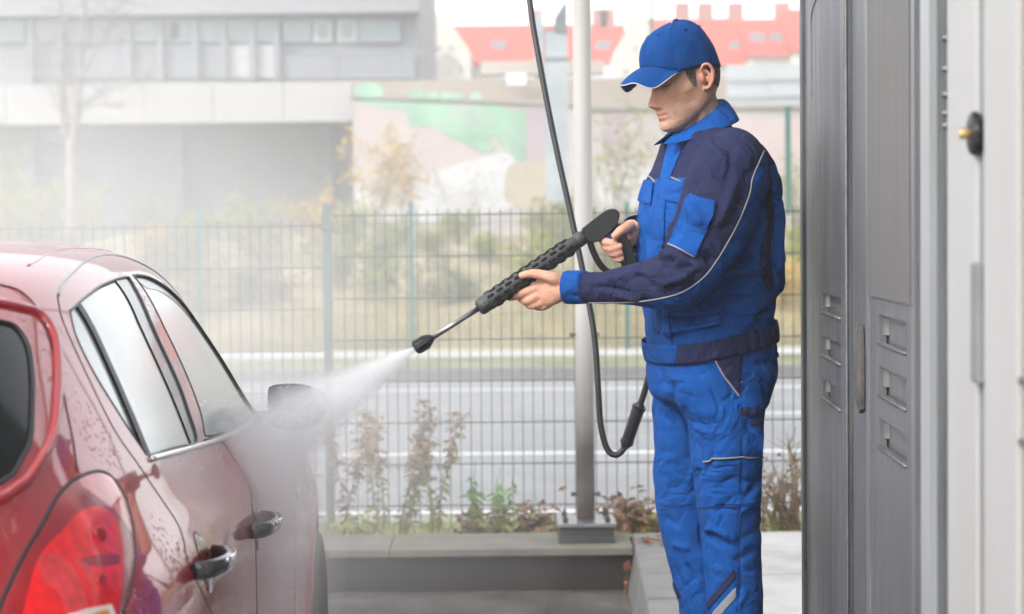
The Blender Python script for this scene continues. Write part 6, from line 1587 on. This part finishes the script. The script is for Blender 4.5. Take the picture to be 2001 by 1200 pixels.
# ================================================================== WATER JET AND MIST
def vol_mat(name, build, color=(.996, .998, 1.0), aniso=.3):
    """even white droplets; density comes from object-space maths"""
    m = bpy.data.materials.new(name); m.use_nodes = True; t = m.node_tree; t.nodes.clear()
    o = t.nodes.new('ShaderNodeOutputMaterial'); v = t.nodes.new('ShaderNodeVolumePrincipled')
    v.inputs['Color'].default_value = (*color, 1); v.inputs['Anisotropy'].default_value = aniso
    t.links.new(v.outputs[0], o.inputs['Volume'])
    def mth(op, a, b=None, c=None, clamp=False):
        n = t.nodes.new('ShaderNodeMath'); n.operation = op; n.use_clamp = clamp
        for i, q in enumerate((a, b, c)):
            if q is None: continue
            if isinstance(q, (int, float)): n.inputs[i].default_value = q
            else: t.links.new(q, n.inputs[i])
        return n.outputs[0]
    tc = t.nodes.new('ShaderNodeTexCoord'); sp = t.nodes.new('ShaderNodeSeparateXYZ'); t.links.new(tc.outputs['Object'], sp.inputs[0])
    def noise(scale, stretch, detail=3, rough=.6):
        mp = t.nodes.new('ShaderNodeMapping'); mp.inputs['Scale'].default_value = stretch; t.links.new(tc.outputs['Object'], mp.inputs[0])
        n = t.nodes.new('ShaderNodeTexNoise'); n.inputs['Scale'].default_value = scale; n.inputs['Detail'].default_value = detail; n.inputs['Roughness'].default_value = rough; t.links.new(mp.outputs[0], n.inputs['Vector']); return n.outputs['Fac']
    t.links.new(build(mth, sp.outputs, noise), v.inputs['Density'])
    return m
def gauss3(mth, s, c, r_):
    acc = None
    for i in range(3):
        q = mth('DIVIDE', mth('SUBTRACT', s[i], c[i]), r_[i]); q = mth('MULTIPLY', q, q); acc = q if acc is None else mth('ADD', acc, q)
    return mth('EXPONENT', mth('MULTIPLY', acc, -1.0))

# fan jet from the nozzle to the car door
tip = LP(809, 682); hitp = P(452, 918, 4.26); jd = norm(hitp-tip); JL = float(np.linalg.norm(hitp-tip))+.10
KW, KT = .215, .075           # fan half-width (up-down) and half-thickness per metre
def jet_density(mth, s, noise):
    z = mth('MAXIMUM', s[2], .01)
    a = mth('DIVIDE', s[0], mth('MULTIPLY_ADD', z, KT*.62, .004)); b_ = mth('DIVIDE', s[1], mth('MULTIPLY_ADD', z, KW*.62, .004))
    r2 = mth('ADD', mth('MULTIPLY', a, a), mth('POWER', mth('ABSOLUTE', b_), 3.0))
    core = mth('EXPONENT', mth('MULTIPLY', r2, -1.0))
    n = noise(26, (3.0, 3.0, .35), 4, .7)
    k = mth('MULTIPLY_ADD', n, 2.6, -.45); k = mth('MAXIMUM', k, .25)
    dens = mth('DIVIDE', 27.0, mth('ADD', z, .05))
    return mth('MULTIPLY', mth('MULTIPLY', core, k), dens)
m_jet = vol_mat('water_jet', jet_density, (.996, .998, 1.0), .2)
rs_ = []
for z in np.linspace(.0, JL, 12):
    rs_.append([((KT*1.5*z+.006)*math.cos(a), (KW*1.35*z+.006)*math.sin(a), z) for a in np.linspace(0, 2*math.pi, 28, endpoint=False)])
V, Fc = loft(rs_); jet = obj('water_spray', V, Fc, m_jet); tag(jet, 'white fan of water spraying from the lance nozzle onto the car door', 'water spray', kind='stuff')
upv = norm(np.array([0, 0, 1.0])-jd*jd[2]); sx = np.cross(upv, jd)
jet.matrix_world = Matrix(((sx[0], upv[0], jd[0], tip[0]), (sx[1], upv[1], jd[1], tip[1]), (sx[2], upv[2], jd[2], tip[2]), (0, 0, 0, 1)))
# streaking drops inside the jet
dm = MB(); rs = np.random.RandomState(12)
for i in range(1500):
    z = rs.uniform(.03, 1)**.8*JL; a, b_ = rs.normal()*.45*KT*z, np.clip(rs.normal()*.5, -1.05, 1.05)*KW*z; L = rs.uniform(.006, .022); q = np.array([a/z, b_/z, 1.0]); r_ = rs.uniform(.0002, .0006)
    c_ = np.array([a, b_, z]); e = norm(q)*L; p = np.array([1, 0, 0])*r_; p2 = np.array([0, 1, 0])*r_
    dm.add([c_, c_+e*.5+p, c_+e*.5+p2-p*.5, c_+e*.5-p2-p*.5, c_+e], [(0, 1, 2), (0, 2, 3), (0, 3, 1), (4, 2, 1), (4, 3, 2), (4, 1, 3)])
dr = dm.build('water_drops', mat('water_drop', (0.85, 0.88, 0.9), 0.15, spec=.6)); dr.matrix_world = jet.matrix_world.copy(); tag(dr, 'fine bright droplets streaking within the water spray', 'water drops', kind='stuff')

# bounce-back cloud at the door
def cloud(name, label, c_, r_, peak, stretch=(1, 1, 1), nscale=3.0, lo=.35, seed=0, aniso=.25):
    c_ = np.array(c_, float)
    def dens(mth, s, noise):
        g_ = gauss3(mth, s, (0, 0, 0), [q*.52 for q in r_]); n = noise(nscale, stretch, 1 if r_[0] > 1 else 2, .5)
        k = mth('MAXIMUM', mth('MULTIPLY_ADD', n, 2.2, -.1-.5*(1-lo)), .05)
        return mth('MULTIPLY', mth('MULTIPLY', g_, k), peak)
    m = vol_mat(name+'_droplets', dens, (.996, .998, 1.0), aniso)
    m.cycles.volume_step_rate = 3.0 if r_[0] > 1 else 1.0
    nu, nv = 24, 12
    rr = [[(r_[0]*math.sin(math.pi*j/nv)*math.cos(2*math.pi*i/nu), r_[1]*math.sin(math.pi*j/nv)*math.sin(2*math.pi*i/nu), r_[2]*math.cos(math.pi*j/nv)) for i in range(nu)] for j in range(nv-1, 0, -1)]
    V, Fc = loft(rr); o = obj(name, V, Fc, m); o.location = tuple(c_); tag(o, label, 'mist', kind='stuff'); return o
cloud('mist', 'white splash cloud where the jet hits the car door', P(478, 940, 4.36)+np.array([.02, 0, 0]), (.17, .50, .16), 5.0, nscale=6)
cloud('mist', 'thin curtain of spray falling down the car side below the splash', P(500, 1040, 4.5)+np.array([.04, 0, 0]), (.17, .70, .40), 5.2, nscale=5)
cloud('mist', 'pale mist drifting over the car roof before the fence', (-1.75, 6.9, 1.05), (2.5, 2.0, 1.6), .50, nscale=.7, lo=.6)
cloud('mist', 'low mist between the car bonnet and the fence', (-1.0, 6.6, .55), (1.25, 1.5, 1.1), .30, nscale=1.0, lo=.6)
cloud('mist', 'high thin mist in front of the overpass', (-3.2, 11.5, 2.9), (4.2, 4.5, 3.0), .045, nscale=.4, lo=.6)
# ------------------------------------------------------------------ uniform haze added to lighten the distance
hm = bpy.data.materials.new('added_haze'); hm.use_nodes = True; t = hm.node_tree; t.nodes.clear()
o_ = t.nodes.new('ShaderNodeOutputMaterial'); v_ = t.nodes.new('ShaderNodeVolumePrincipled'); t.links.new(v_.outputs[0], o_.inputs['Volume'])
v_.inputs['Color'].default_value = (.985, .99, 1.0, 1); v_.inputs['Density'].default_value = .0042; v_.inputs['Anisotropy'].default_value = .2
hz = MB().box((-605, -205, -1.6), (605, 905, 24)).build('haze', hm); tag(hz, kind='stuff', label='pale uniform haze added over the whole place to lighten the distance', cat='haze')
